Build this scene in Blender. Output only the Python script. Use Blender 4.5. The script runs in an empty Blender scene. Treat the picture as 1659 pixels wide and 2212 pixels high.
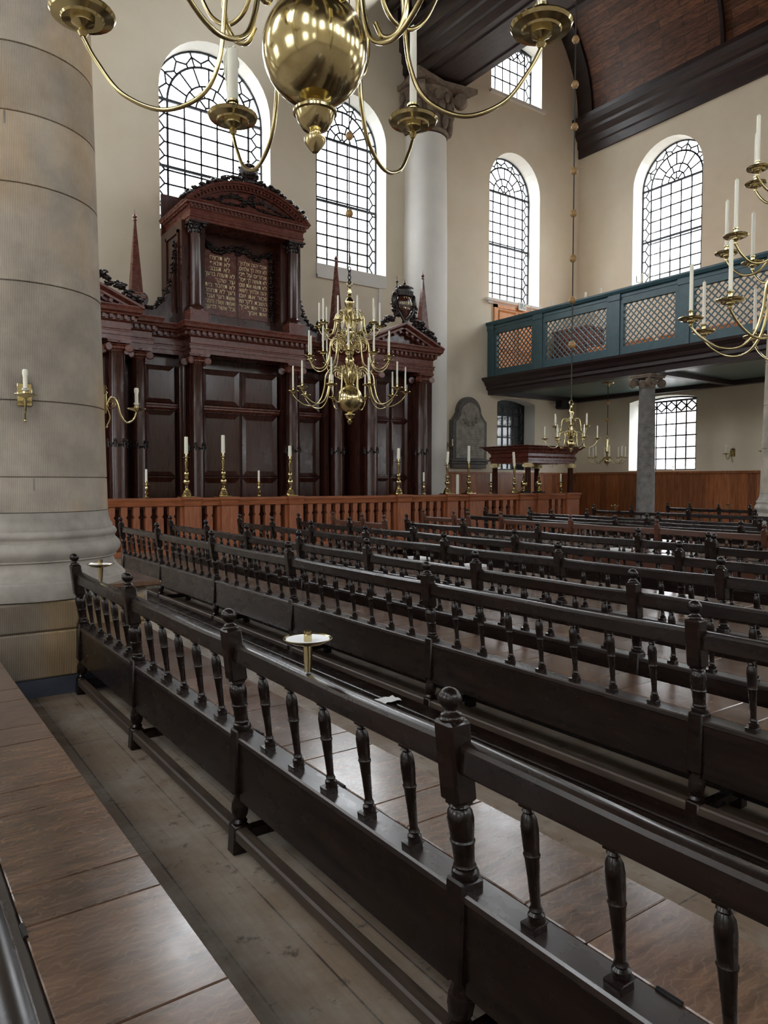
import bpy, bmesh, math, random
from mathutils import Vector, Matrix
from mathutils.geometry import tessellate_polygon
PI = math.pi
SKY, EXPO = 9.0, 1.58
S = bpy.context.scene
COL = S.collection
rnd = random.Random(7)

# ------------------------------------------------------------------ materials
def lin(r, g, b):
    f = lambda c: (c/255/12.92) if c/255 <= .04045 else ((c/255+.055)/1.055)**2.4
    return (f(r), f(g), f(b), 1)

class NT:
    def __init__(s, name):
        s.m = bpy.data.materials.new(name); s.m.use_nodes = True
        s.t = s.m.node_tree; s.p = s.t.nodes['Principled BSDF']; s.out = s.t.nodes['Material Output']
    def n(s, kind, **kw):
        x = s.t.nodes.new(kind)
        for k, v in kw.items():
            if k in x.inputs.keys(): x.inputs[k].default_value = v
            else: setattr(x, k, v)
        return x
    def l(s, a, b): s.t.links.new(a, b)
    def coord(s, kind='Object', scale=(1, 1, 1), rot=(0, 0, 0)):
        c = s.n('ShaderNodeTexCoord'); mp = s.n('ShaderNodeMapping')
        mp.inputs['Scale'].default_value = scale; mp.inputs['Rotation'].default_value = rot
        s.l(c.outputs[kind], mp.inputs['Vector']); return mp.outputs['Vector']
    def noise(s, vec, scale=5, detail=4, rough=.6):
        x = s.n('ShaderNodeTexNoise'); x.inputs['Scale'].default_value = scale
        x.inputs['Detail'].default_value = detail; x.inputs['Roughness'].default_value = rough
        if vec is not None: s.l(vec, x.inputs['Vector'])
        return x.outputs['Fac']
    def ramp(s, fac, stops):
        r = s.n('ShaderNodeValToRGB'); e = r.color_ramp.elements
        while len(e) < len(stops): e.new(.5)
        for i, (p, c) in enumerate(stops):
            e[i].position = p; e[i].color = c
        s.l(fac, r.inputs['Fac']); return r.outputs['Color']
    def mix(s, fac, a, b, mode='MIX'):
        x = s.n('ShaderNodeMix', data_type='RGBA', blend_type=mode)
        for sock, v in ((x.inputs[0], fac), (x.inputs[6], a), (x.inputs[7], b)):
            if hasattr(v, 'is_linked') or hasattr(v, 'node'): s.l(v, sock)
            else: sock.default_value = v
        return x.outputs[2]
    def base(s, v):
        if hasattr(v, 'node'): s.l(v, s.p.inputs['Base Color'])
        else: s.p.inputs['Base Color'].default_value = v
    def set(s, **kw):
        for k, v in kw.items():
            s.p.inputs[k.replace('_', ' ')].default_value = v
    def bump(s, h, strength=.2, dist=.01):
        b = s.n('ShaderNodeBump'); b.inputs['Strength'].default_value = strength
        b.inputs['Distance'].default_value = dist
        s.l(h, b.inputs['Height']); s.l(b.outputs['Normal'], s.p.inputs['Normal'])

def wood(name, dark, light, rough=.35, grain=(14, 1.2, 14), var=.5, bump=.08, coat=0., island=.35, spec=.5):
    k = NT(name); v = k.coord('Object', grain)
    f = k.noise(v, 2.2, 8, .65)
    c = k.ramp(f, [(.3, dark), (.72, light)])
    if island:
        g = k.n('ShaderNodeNewGeometry')
        m = k.n('ShaderNodeMapRange'); m.inputs['To Min'].default_value = 1-island; m.inputs['To Max'].default_value = 1+island
        k.l(g.outputs['Random Per Island'], m.inputs['Value'])
        hs = k.n('ShaderNodeHueSaturation'); k.l(c, hs.inputs['Color']); k.l(m.outputs['Result'], hs.inputs['Value'])
        c = hs.outputs['Color']
    k.base(c)
    f2 = k.noise(k.coord('Object', (3, 1.5, 3)), 3, 5)
    mr = k.n('ShaderNodeMapRange'); mr.inputs['From Min'].default_value = .3; mr.inputs['From Max'].default_value = .75
    mr.inputs['To Min'].default_value = rough-.03; mr.inputs['To Max'].default_value = rough+.09
    k.l(f2, mr.inputs['Value']); k.l(mr.outputs['Result'], k.p.inputs['Roughness'])
    k.bump(f, bump, .004)
    k.p.inputs['Specular IOR Level'].default_value = spec
    if coat: k.set(Coat_Weight=coat, Coat_Roughness=.15)
    return k.m

def plain(name, c, rough=.6, metal=0., var=None, scale=6, bump=0):
    k = NT(name); k.set(Roughness=rough, Metallic=metal)
    if var:
        f = k.noise(k.coord('Object'), scale, 6)
        k.base(k.ramp(f, [(.3, c), (.7, var)]))
        if bump: k.bump(f, bump, .01)
    else: k.base(c)
    return k.m

M = {}
M['bench'] = wood('dark_bench_wood', lin(11, 8, 7), lin(35, 23, 18), .24, island=.25, bump=.01, spec=.36)
def flecks(m):
    nt = m.node_tree; N = nt.nodes; p = N['Principled BSDF']; src = p.inputs['Base Color'].links[0].from_socket
    c = N.new('ShaderNodeTexCoord'); mp = N.new('ShaderNodeMapping'); mp.inputs['Scale'].default_value = (1, .8, 1); w_ = N.new('ShaderNodeTexWave'); r = N.new('ShaderNodeValToRGB'); x = N.new('ShaderNodeMix'); x.data_type = 'RGBA'
    w_.bands_direction = 'Y'; w_.inputs['Scale'].default_value = 15; w_.inputs['Distortion'].default_value = 11; w_.inputs['Detail'].default_value = 2; w_.inputs['Detail Scale'].default_value = 1.3
    r.color_ramp.elements[0].position = .86; r.color_ramp.elements[1].position = .97; r.color_ramp.elements[1].color = (.1, .1, .1, 1)
    nt.links.new(c.outputs['Object'], mp.inputs[0]); nt.links.new(mp.outputs[0], w_.inputs[0]); nt.links.new(w_.outputs['Fac'], r.inputs[0]); nt.links.new(r.outputs[0], x.inputs[0]); nt.links.new(src, x.inputs[6])
    x.inputs[7].default_value = lin(176, 150, 122); nt.links.new(x.outputs[2], p.inputs['Base Color'])
M['foot'] = wood('worn_foot_rail_wood', lin(44, 36, 31), lin(82, 68, 57), .45, island=.2, bump=.03)
M['strip'] = wood('dark_seat_strip', lin(24, 19, 17), lin(46, 36, 32), .27, island=.2, bump=.01, spec=.9)
M['bench_b'] = wood('brown_bench_wood', lin(46, 26, 18), lin(86, 50, 34), .3, island=.2, bump=.015)
M['seat'] = wood('worn_seat_wood', lin(62, 44, 34), lin(112, 84, 65), .2, grain=(2.5, 14, 8), island=.22, bump=.015, spec=.8)
flecks(M['seat'])
M['mahog'] = wood('mahogany', lin(38, 18, 13), lin(78, 42, 33), .17, grain=(10, 10, 1.0), island=.12, bump=.03)
M['mahog_l'] = wood('mahogany_red', lin(76, 37, 29), lin(114, 61, 47), .25, grain=(1, 8, 10), island=.1, bump=.03)
M['carve'] = plain('carved_dark_wood', lin(20, 14, 13), .32, 0, lin(40, 26, 23), 9)
M['oak'] = wood('warm_oak', lin(114, 62, 37), lin(168, 102, 66), .38, grain=(9, 9, 1.0), island=.22, bump=.04)
M['oak_h'] = wood('warm_oak_rail', lin(114, 62, 37), lin(166, 100, 64), .3, grain=(1, 9, 9), island=.05, bump=.04)
M['wains'] = wood('wainscot_wood', lin(112, 62, 34), lin(168, 106, 64), .36, grain=(8, 8, .8), island=.3, bump=.03)
M['pine'] = wood('light_pine', lin(196, 126, 70), lin(226, 164, 106), .45, grain=(8, 8, 1), island=.1, bump=.03)
M['ceil_dark'] = wood('dark_ceiling_timber', lin(28, 20, 22), lin(58, 42, 40), .42, grain=(8, .8, 8), island=.15)
M['teal'] = plain('teal_paint', lin(52, 80, 88), .42, 0, lin(62, 92, 100), 4)
M['soffit'] = None
M['brass'] = plain('polished_brass', lin(210, 197, 154), .15, 1., lin(188, 172, 124), 7)
M['gold'] = plain('gold_leaf', lin(250, 234, 186), .45)
M['wax'] = plain('candle_wax', lin(232, 230, 214), .45)
M['wax'].node_tree.nodes['Principled BSDF'].inputs['Subsurface Weight'].default_value = .15
M['lead'] = plain('lead_cames', lin(42, 46, 52), .5, .3)
M['iron'] = plain('dark_iron', lin(30, 28, 28), .5, .6)
M['capstone'] = plain('weathered_capital_stone', lin(96, 84, 74), .85, 0, lin(140, 124, 108), 5, .3)
M['greystone'] = plain('grey_stone', lin(96, 94, 92), .8, 0, lin(132, 130, 126), 7, .2)
M['tabframe'] = plain('grey_marble_frame', lin(84, 80, 76), .6, 0, lin(108, 104, 98), 8)
M['tabface'] = plain('worn_marble_face', lin(118, 112, 104), .7, 0, lin(166, 160, 150), 5)
M['tabtext'] = plain('engraved_letters', lin(104, 92, 82), .8)
M['rope'] = plain('rope_steel', lin(44, 38, 30), .6)
M['ropeball'] = plain('wooden_rope_ball', lin(150, 116, 72), .45, 0, lin(176, 142, 94), 12)
M['black'] = plain('black_plastic', lin(18, 18, 20), .4)
M['white'] = plain('white_enamel', lin(236, 236, 236), .5)
M['green'] = plain('sign_green', lin(30, 110, 92), .5)
M['bluestone'] = plain('blue_stone_skirting', lin(54, 60, 74), .6, 0, lin(74, 80, 94), 6)
M['reveal'] = plain('white_plaster_reveal', lin(236, 234, 226), .85)
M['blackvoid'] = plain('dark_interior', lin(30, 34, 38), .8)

def mk_plaster():
    k = NT('wall_plaster'); v = k.coord('Object')
    f = k.noise(v, .35, 5, .6)
    c = k.ramp(f, [(.35, lin(217, 204, 180)), (.65, lin(228, 218, 198))])
    # lower whitewashed band with a soft, ragged upper limit (a repaint, not a shade)
    k.base(c); k.set(Roughness=.9)
    k.bump(k.noise(v, 9, 6), .06, .01); return k.m
M['plaster'] = mk_plaster()
def mk_plaster2():
    k = NT('pale_plaster'); v = k.coord('Object')
    f = k.noise(v, .6, 5, .6)
    k.base(k.ramp(f, [(.35, lin(222, 219, 212)), (.65, lin(232, 230, 224))])); k.set(Roughness=.85)
    return k.m
M['plaster2'] = mk_plaster2()
def mk_stone(name='tooled_sandstone', k_=1.0):
    k = NT(name); uv = k.coord('UV'); ob = k.coord('Object')
    n1 = k.noise(ob, 1.1, 6, .62); n2 = k.noise(ob, 3.3, 6, .65)
    g = k.n('ShaderNodeNewGeometry')
    c = k.ramp(n1, [(.3, lin(127, 120, 112)), (.5, lin(172, 162, 149)), (.72, lin(202, 190, 172))])
    och = k.ramp(k.noise(k.coord('Object', (1, 1, .55)), .9, 3, .5), [(.47, (0, 0, 0, 1)), (.6, (.9, .9, .9, 1))])
    c = k.mix(och, c, lin(204, 168, 118))
    mm = k.n('ShaderNodeMapRange'); mm.inputs['To Min'].default_value = .76*k_; mm.inputs['To Max'].default_value = 1.2*k_
    k.l(g.outputs['Random Per Island'], mm.inputs['Value'])
    hs = k.n('ShaderNodeHueSaturation'); k.l(c, hs.inputs['Color']); k.l(mm.outputs['Result'], hs.inputs['Value'])
    c = k.mix(.35*k_*k_, hs.outputs['Color'], k.ramp(n2, [(.3, lin(132, 122, 112)), (.7, lin(202, 190, 172))]))
    w = k.n('ShaderNodeTexWave', wave_type='BANDS', bands_direction='X'); w.inputs['Scale'].default_value = 6.5
    w.inputs['Distortion'].default_value = 1.6; w.inputs['Detail'].default_value = 2; w.inputs['Detail Scale'].default_value = .6
    k.l(uv, w.inputs['Vector'])
    c = k.mix(.3, c, w.outputs['Color'], 'MULTIPLY')
    k.base(c); k.set(Roughness=.9); k.bump(w.outputs['Fac'], .35, .004); return k.m
M['stone'] = mk_stone(); M['stone_d'] = mk_stone('dark_tooled_sandstone', .55)
M['stone_s'] = plain('smooth_sandstone', lin(132, 127, 120), .85, 0, lin(172, 165, 155), 4, .15)
def mk_floor():
    k = NT('floorboards'); v = k.coord('Object', (1, 1, 1), (0, 0, PI/2))
    b = k.n('ShaderNodeTexBrick'); b.inputs['Scale'].default_value = 1; b.inputs['Brick Width'].default_value = 3.1
    b.inputs['Row Height'].default_value = .24; b.inputs['Mortar Size'].default_value = .004; b.inputs['Mortar Smooth'].default_value = .1
    b.inputs['Color1'].default_value = lin(126, 107, 89); b.inputs['Color2'].default_value = lin(144, 125, 106); b.inputs['Mortar'].default_value = lin(70, 60, 52)
    k.l(v, b.inputs['Vector'])
    d = k.noise(k.coord('Object'), 1.7, 8, .7)
    dust = k.ramp(d, [(.42, (0, 0, 0, 1)), (.6, (.85, .85, .85, 1))])
    c = k.mix(dust, b.outputs['Color'], lin(164, 155, 143))
    g = k.noise(k.coord('Object', (22, 1.4, 1)), 2, 6)
    c = k.mix(.3, c, k.ramp(g, [(.3, lin(80, 70, 60)), (.7, lin(220, 210, 196))]), 'MULTIPLY')
    st = k.ramp(k.noise(k.coord('Object'), 9, 5, .7), [(.59, (0, 0, 0, 1)), (.68, (.8, .8, .8, 1))])
    c = k.mix(st, c, lin(60, 52, 46))
    k.base(c); k.set(Roughness=.62); k.bump(g, .1, .004); return k.m
M['floor'] = mk_floor()
def mk_soffit():
    k = NT('painted_soffit_boards')
    b = k.n('ShaderNodeTexBrick'); b.inputs['Scale'].default_value = 1; b.inputs['Brick Width'].default_value = 9
    b.inputs['Row Height'].default_value = .2; b.inputs['Mortar Size'].default_value = .005
    b.inputs['Color1'].default_value = lin(92, 112, 108); b.inputs['Color2'].default_value = lin(100, 120, 115); b.inputs['Mortar'].default_value = lin(58, 74, 72)
    k.l(k.coord('Object', (1, 1, 1), (0, 0, PI/2)), b.inputs['Vector']); k.base(b.outputs['Color']); k.set(Roughness=.3); return k.m
M['soffit'] = mk_soffit()
def mk_vault():
    k = NT('vault_boards'); uv = k.coord('UV')
    b = k.n('ShaderNodeTexBrick'); b.inputs['Scale'].default_value = 1; b.inputs['Brick Width'].default_value = 1.7
    b.inputs['Row Height'].default_value = .3; b.inputs['Mortar Size'].default_value = .009; b.inputs['Bias'].default_value = -.1
    b.inputs['Color1'].default_value = lin(110, 74, 55); b.inputs['Color2'].default_value = lin(152, 106, 78); b.inputs['Mortar'].default_value = lin(34, 24, 22)
    k.l(uv, b.inputs['Vector'])
    n = k.noise(k.coord('UV', (1.2, 5, 1)), 2, 6, .7)
    c = k.mix(.75, b.outputs['Color'], k.ramp(n, [(.35, lin(60, 52, 50)), (.6, lin(255, 240, 230))]), 'MULTIPLY')
    k.base(c); k.set(Roughness=.5); return k.m
M['vault'] = mk_vault()
def mk_glass():
    k = NT('window_glass'); tr = k.n('ShaderNodeBsdfTransparent'); gl = k.n('ShaderNodeBsdfGlossy')
    tr.inputs['Color'].default_value = (.95, .955, .955, 1); gl.inputs['Roughness'].default_value = .06
    mx = k.n('ShaderNodeMixShader'); mx.inputs['Fac'].default_value = .07
    k.l(tr.outputs[0], mx.inputs[1]); k.l(gl.outputs[0], mx.inputs[2]); k.l(mx.outputs[0], k.out.inputs['Surface']); return k.m
M['glass'] = mk_glass()
def mk_brick():
    k = NT('pale_brick_outside')
    b = k.n('ShaderNodeTexBrick'); b.inputs['Scale'].default_value = 1; b.inputs['Brick Width'].default_value = .5; b.inputs['Row Height'].default_value = .14
    b.inputs['Mortar Size'].default_value = .012
    b.inputs['Color1'].default_value = lin(150, 140, 134); b.inputs['Color2'].default_value = lin(176, 168, 164); b.inputs['Mortar'].default_value = lin(196, 194, 190)
    k.l(k.coord('Object', (1, 1, 1), (PI/2, 0, 0)), b.inputs['Vector']); k.base(b.outputs['Color']); k.set(Roughness=.9); return k.m
M['brick'] = mk_brick()
M['ground'] = plain('outside_ground', lin(120, 120, 118), .9)

# ------------------------------------------------------------------ geometry helpers
class MB:
    """collects vertices and faces of ONE mesh"""
    def __init__(s): s.v = []; s.f = []; s.mi = []; s.uv = None; s.cur = 0
    def add(s, vs, fs, T=None):
        b = len(s.v)
        s.v += [tuple(T @ Vector(p)) if T else tuple(p) for p in vs]
        s.f += [tuple(b+i for i in f) for f in fs]; s.mi += [s.cur]*len(fs); return s
    def box(s, x0, x1, y0, y1, z0, z1, T=None):
        vs = [(x, y, z) for x in (x0, x1) for y in (y0, y1) for z in (z0, z1)]
        return s.add(vs, [(0, 1, 3, 2), (4, 6, 7, 5), (0, 4, 5, 1), (2, 3, 7, 6), (0, 2, 6, 4), (1, 5, 7, 3)], T)
    def cbox(s, x0, x1, y0, y1, z0, z1, c=.01, T=None):
        """box whose eight corners / twelve edges are chamfered by c"""
        vs = []; idx = {}
        X = (x0, x1); Y = (y0, y1); Z = (z0, z1)
        for i in (0, 1):
            for j in (0, 1):
                for k in (0, 1):
                    sx, sy, sz = (c if i == 0 else -c), (c if j == 0 else -c), (c if k == 0 else -c)
                    for a, p in (('x', (X[i], Y[j]+sy, Z[k]+sz)), ('y', (X[i]+sx, Y[j], Z[k]+sz)), ('z', (X[i]+sx, Y[j]+sy, Z[k]))):
                        idx[(i, j, k, a)] = len(vs); vs.append(p)
        g = lambda i, j, k, a: idx[(i, j, k, a)]; fs = []
        for i in (0, 1): fs.append([g(i, 0, 0, 'x'), g(i, 1, 0, 'x'), g(i, 1, 1, 'x'), g(i, 0, 1, 'x')])
        for j in (0, 1): fs.append([g(0, j, 0, 'y'), g(1, j, 0, 'y'), g(1, j, 1, 'y'), g(0, j, 1, 'y')])
        for k in (0, 1): fs.append([g(0, 0, k, 'z'), g(1, 0, k, 'z'), g(1, 1, k, 'z'), g(0, 1, k, 'z')])
        for a in (0, 1):
            for b in (0, 1):
                fs.append([g(a, b, 0, 'x'), g(a, b, 1, 'x'), g(a, b, 1, 'y'), g(a, b, 0, 'y')])
                fs.append([g(a, 0, b, 'x'), g(a, 1, b, 'x'), g(a, 1, b, 'z'), g(a, 0, b, 'z')])
                fs.append([g(0, a, b, 'y'), g(1, a, b, 'y'), g(1, a, b, 'z'), g(0, a, b, 'z')])
                for e in (0, 1): fs.append([g(a, b, e, 'x'), g(a, b, e, 'y'), g(a, b, e, 'z')])
        return s.add(vs, fs, T)
    def lathe(s, prof, n=24, T=None, cap=True):
        vs = []; fs = []
        for r, z in prof:
            for i in range(n):
                a = 2*PI*i/n; vs.append((r*math.cos(a), r*math.sin(a), z))
        for j in range(len(prof)-1):
            for i in range(n):
                k = (i+1) % n; fs.append((j*n+i, j*n+k, (j+1)*n+k, (j+1)*n+i))
        if cap: fs += [tuple(range(n-1, -1, -1)), tuple((len(prof)-1)*n+i for i in range(n))]
        return s.add(vs, fs, T)
    def tube(s, pts, r, n=8, cap=True):
        pts = [Vector(p) for p in pts]; rr = r if isinstance(r, (list, tuple)) else [r]*len(pts)
        vs = []; fs = []; up = None
        for i, p in enumerate(pts):
            d = (pts[min(i+1, len(pts)-1)]-pts[max(i-1, 0)]).normalized()
            if up is None:
                up = Vector((0, 0, 1)) if abs(d.z) < .9 else Vector((1, 0, 0))
            a = d.cross(up)
            if a.length < 1e-4: a = d.cross(Vector((0, 1, 0)))
            a.normalize(); b = a.cross(d).normalized(); up = b
            for k in range(n):
                t = 2*PI*k/n; vs.append(p+(a*math.cos(t)+b*math.sin(t))*rr[i])
        for i in range(len(pts)-1):
            for k in range(n):
                q = (k+1) % n; fs.append((i*n+k, i*n+q, (i+1)*n+q, (i+1)*n+k))
        if cap: fs += [tuple(range(n-1, -1, -1)), tuple((len(pts)-1)*n+k for k in range(n))]
        return s.add(vs, fs)
    def prism(s, poly, h0, h1, axis='y', T=None):
        """poly of 2-D points extruded along axis: y -> (u=x, v=z), x -> (u=y, v=z), z -> (u=x, v=y)"""
        m = {'y': lambda u, v, h: (u, h, v), 'x': lambda u, v, h: (h, u, v), 'z': lambda u, v, h: (u, v, h)}[axis]
        n = len(poly); vs = [m(u, v, h0) for u, v in poly]+[m(u, v, h1) for u, v in poly]
        fs = [(i, (i+1) % n, n+(i+1) % n, n+i) for i in range(n)]
        tri = tessellate_polygon([[Vector((u, v, 0)) for u, v in poly]])
        fs += [tuple(t) for t in tri]+[tuple(n+i for i in t[::-1]) for t in tri]
        return s.add(vs, fs, T)
    def ball(s, c, r, n=10, m=7, T=None, sq=(1, 1, 1)):
        prof = []
        vs = [(c[0], c[1], c[2]-r*sq[2])]; fs = []
        for j in range(1, m):
            t = PI*j/m-PI/2
            for i in range(n):
                a = 2*PI*i/n
                vs.append((c[0]+r*sq[0]*math.cos(t)*math.cos(a), c[1]+r*sq[1]*math.cos(t)*math.sin(a), c[2]+r*sq[2]*math.sin(t)))
        vs.append((c[0], c[1], c[2]+r*sq[2])); e = len(vs)-1
        for i in range(n):
            k = (i+1) % n
            fs.append((0, 1+k, 1+i)); fs.append((e, 1+(m-2)*n+i, 1+(m-2)*n+k))
            for j in range(m-2): fs.append((1+j*n+i, 1+j*n+k, 1+(j+1)*n+k, 1+(j+1)*n+i))
        return s.add(vs, fs, T)
    def leaf(s, c, r, R):
        """a lumpy petal / leaf blob with a random attitude"""
        T = Matrix.Translation(c) @ Matrix.Rotation(R.uniform(0, 6.28), 4, 'Z') @ Matrix.Rotation(R.uniform(0, 6.28), 4, 'X')
        return s.ball((0, 0, 0), r, 6, 5, T, (1.25, .75, .55))
    def bar(s, p, q, w, d):
        """flat bar from p to q in the x-z plane (y thickness d)"""
        p = Vector(p); q = Vector(q); t = (q-p); L = t.length
        if L < 1e-5: return s
        t.normalize(); nrm = Vector((-t.z, 0, t.x))*(w/2)
        vs = []
        for y in (-d/2, d/2):
            for a in (p-nrm, q-nrm, q+nrm, p+nrm): vs.append((a.x, a.y+y, a.z))
        return s.add(vs, [(0, 1, 2, 3), (7, 6, 5, 4), (0, 4, 5, 1), (1, 5, 6, 2), (2, 6, 7, 3), (3, 7, 4, 0)])
    def mesh(s, name, mats, smooth=0):
        me = bpy.data.meshes.new(name); me.from_pydata(s.v, [], s.f)
        if not isinstance(mats, (list, tuple)): mats = [mats]
        for m in mats: me.materials.append(M[m] if isinstance(m, str) else m)
        if len(mats) > 1:
            for p, i in zip(me.polygons, s.mi): p.material_index = i
        bm = bmesh.new(); bm.from_mesh(me); bmesh.ops.recalc_face_normals(bm, faces=bm.faces); bm.to_mesh(me); bm.free()
        if smooth:
            me.polygons.foreach_set('use_smooth', [True]*len(me.polygons))
            me.set_sharp_from_angle(angle=math.radians(smooth))
        me.update(); return me
    def build(s, name, mats, parent=None, loc=(0, 0, 0), smooth=0):
        return put(name, s.mesh(name, mats, smooth), parent, loc)

def put(name, me, parent=None, loc=(0, 0, 0), rz=0):
    o = bpy.data.objects.new(name, me); COL.objects.link(o); o.location = loc; o.rotation_euler = (0, 0, rz)
    if parent: o.parent = parent
    return o
def tag(o, label=None, cat=None, group=None, kind=None):
    if label: o['label'] = label
    if cat: o['category'] = cat
    if group: o['group'] = group
    if kind: o['kind'] = kind
    return o
def thing(name, label, cat, loc=(0, 0, 0), rz=0, group=None):
    return tag(put(name, None, None, loc, rz), label, cat, group, 'thing')
def struct(o, label=None, cat=None): return tag(o, label, cat, None, 'structure')
def copy_tree(o, parent=None):
    c = o.copy(); COL.objects.link(c)
    if parent: c.parent = parent
    for ch in list(o.children): copy_tree(ch, c)
    return c
def cat_rom(P, k=6):
    P = [Vector(p) for p in P]; Q = [P[0]*2-P[1]]+P+[P[-1]*2-P[-2]]; out = []
    for i in range(1, len(Q)-2):
        a, b, c, d = Q[i-1:i+3]
        for j in range(k):
            t = j/k
            out.append(.5*((2*b)+(c-a)*t+(2*a-5*b+4*c-d)*t*t+(3*b-a-3*c+d)*t**3))
    out.append(P[-1]); return out
def spiral(c, r0, r1, turns, a0, n=26, sgn=1):
    return [(c[0]+(r0+(r1-r0)*i/n)*math.cos(a0+sgn*2*PI*turns*i/n), c[1]+(r0+(r1-r0)*i/n)*math.sin(a0+sgn*2*PI*turns*i/n)) for i in range(n+1)]

# ------------------------------------------------------------------ camera
H = 1.6
yaw, pitch, roll = [math.radians(a) for a in (35.27, 2.386, .076)]
cam = bpy.data.cameras.new('camera'); co = bpy.data.objects.new('camera', cam); COL.objects.link(co)
w = Vector((math.sin(yaw)*math.cos(pitch), math.cos(yaw)*math.cos(pitch), -math.sin(pitch)))
r_ = Vector((math.cos(yaw), -math.sin(yaw), 0)); u_ = r_.cross(w)
r2 = r_*math.cos(roll)+u_*math.sin(roll); u2 = u_*math.cos(roll)-r_*math.sin(roll)
co.matrix_world = Matrix(((r2.x, u2.x, -w.x, 0), (r2.y, u2.y, -w.y, 0), (r2.z, u2.z, -w.z, H), (0, 0, 0, 1)))
cam.sensor_fit = 'HORIZONTAL'; cam.sensor_width = 36; cam.lens = 36*1569.5/1659
cam.clip_start = .02; cam.clip_end = 300
S.camera = co

# ------------------------------------------------------------------ hall
YE, XR, XL, YB, ZC = 20.0, 23.86, -7.1, -16.0, 20.6
DEP = .6
def arch_poly(c, half, z0, zs, n=18):
    """opening outline: rectangle with a semicircular head"""
    return [(c-half, z0), (c+half, z0)]+[(c+half*math.cos(PI*i/n), zs+half*math.sin(PI*i/n)) for i in range(n+1)]
def seg_poly(c, half, z0, z1, rise, n=8):
    R = (half*half+rise*rise)/(2*rise); a = math.asin(half/R)
    return [(c-half, z0), (c+half, z0)]+[(c+R*math.sin(a-2*a*i/n), z1+rise-R+R*math.cos(a-2*a*i/n)) for i in range(n+1)]
def wall(name, u0, u1, z0, z1, holes, place, mats=('plaster', 'reveal')):
    """place(u, z, d) -> point; d is the depth behind the wall face"""
    loops = [[(u0, z0), (u1, z0), (u1, z1), (u0, z1)]]+holes
    flat = [p for L in loops for p in L]
    b = MB(); tri = tessellate_polygon([[Vector((u, z, 0)) for u, z in L] for L in loops])
    b.add([place(u, z, 0) for u, z in flat], [tuple(t) for t in tri])
    b.cur = 1
    for L in holes:
        n = len(L); vs = [place(u, z, 0) for u, z in L]+[place(u, z, DEP+.06) for u, z in L]
        b.add(vs, [(i, (i+1) % n, n+(i+1) % n, n+i) for i in range(n)])
    me = bpy.data.meshes.new(name); me.from_pydata(b.v, [], b.f)
    for m in mats: me.materials.append(M[m])
    for p, i in zip(me.polygons, b.mi): p.material_index = i
    return struct(put(name, me))
pe = lambda u, z, d: (u, YE+d, z)
pr = lambda u, z, d: (XR+d, u, z)
pl = lambda u, z, d: (XL-d, u, z)
pb = lambda u, z, d: (u, YB-d, z)

# windows: (wall, centre, half width, sill, spring, kind)
WIN_E = [(8.31, 1.665, 8.45, 12.32, 'a'), (12.875, 1.335, 8.43, 12.66, 'a'), (20.23, 1.335, 8.45, 12.66, 'a'), (3.25, 1.335, 8.43, 12.66, 'a'), (-3.5, 1.335, 8.45, 12.66, 'a'),
         (20.28, 1.33, 16.0, 18.3, 's'), (-3.5, 1.33, 16.0, 18.3, 's'), (20.38, 1.02, 2.06, 4.62, 's'), (-3.5, 1.02, 2.06, 4.62, 's')]
WIN_R = [(16.0, 1.41, 8.6, 12.66, 'a'), (16.04, 1.39, 2.04, 4.62, 's'), (9.0, 1.41, 8.6, 12.66, 'a'), (9.0, 1.39, 2.04, 4.62, 's'), (2.0, 1.41, 8.6, 12.66, 'a'), (2.0, 1.39, 2.04, 4.62, 's'),
         (-5, 1.41, 8.6, 12.66, 'a'), (-5, 1.39, 2.04, 4.62, 's'), (-12, 1.41, 8.6, 12.66, 'a'), (-12, 1.39, 2.04, 4.62, 's')]
WIN_L = [(y, 1.41, 8.6, 12.66, 'a') for y in (16, 9, 2, -5, -12)]+[(y, 1.39, 2.04, 4.62, 's') for y in (16, 9, 2, -5, -12)]
WIN_B = [(x, 1.335, 8.45, 12.66, 'a') for x in (-3.5, 3.9, 8.3, 12.8, 20.2)]
def outline(wn):
    c, hf, z0, zs, k = wn
    return arch_poly(c, hf, z0, zs) if k == 'a' else seg_poly(c, hf, z0, zs, .16)
wall('wall_east', XL, XR, 0, ZC, [outline(q) for q in WIN_E], pe)
wall('wall_right', YB, YE, 0, 16.6, [outline(q) for q in WIN_R], pr)
wall('wall_left', YB, YE, 0, ZC, [outline(q) for q in WIN_L], pl)
wall('wall_back', XL, XR, 0, ZC, [outline(q) for q in WIN_B], pb)
b = MB(); b.box(XL-1, XR+1, YB-1, YE+1, -.2, 0); struct(b.build('floor', 'floor'))

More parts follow.
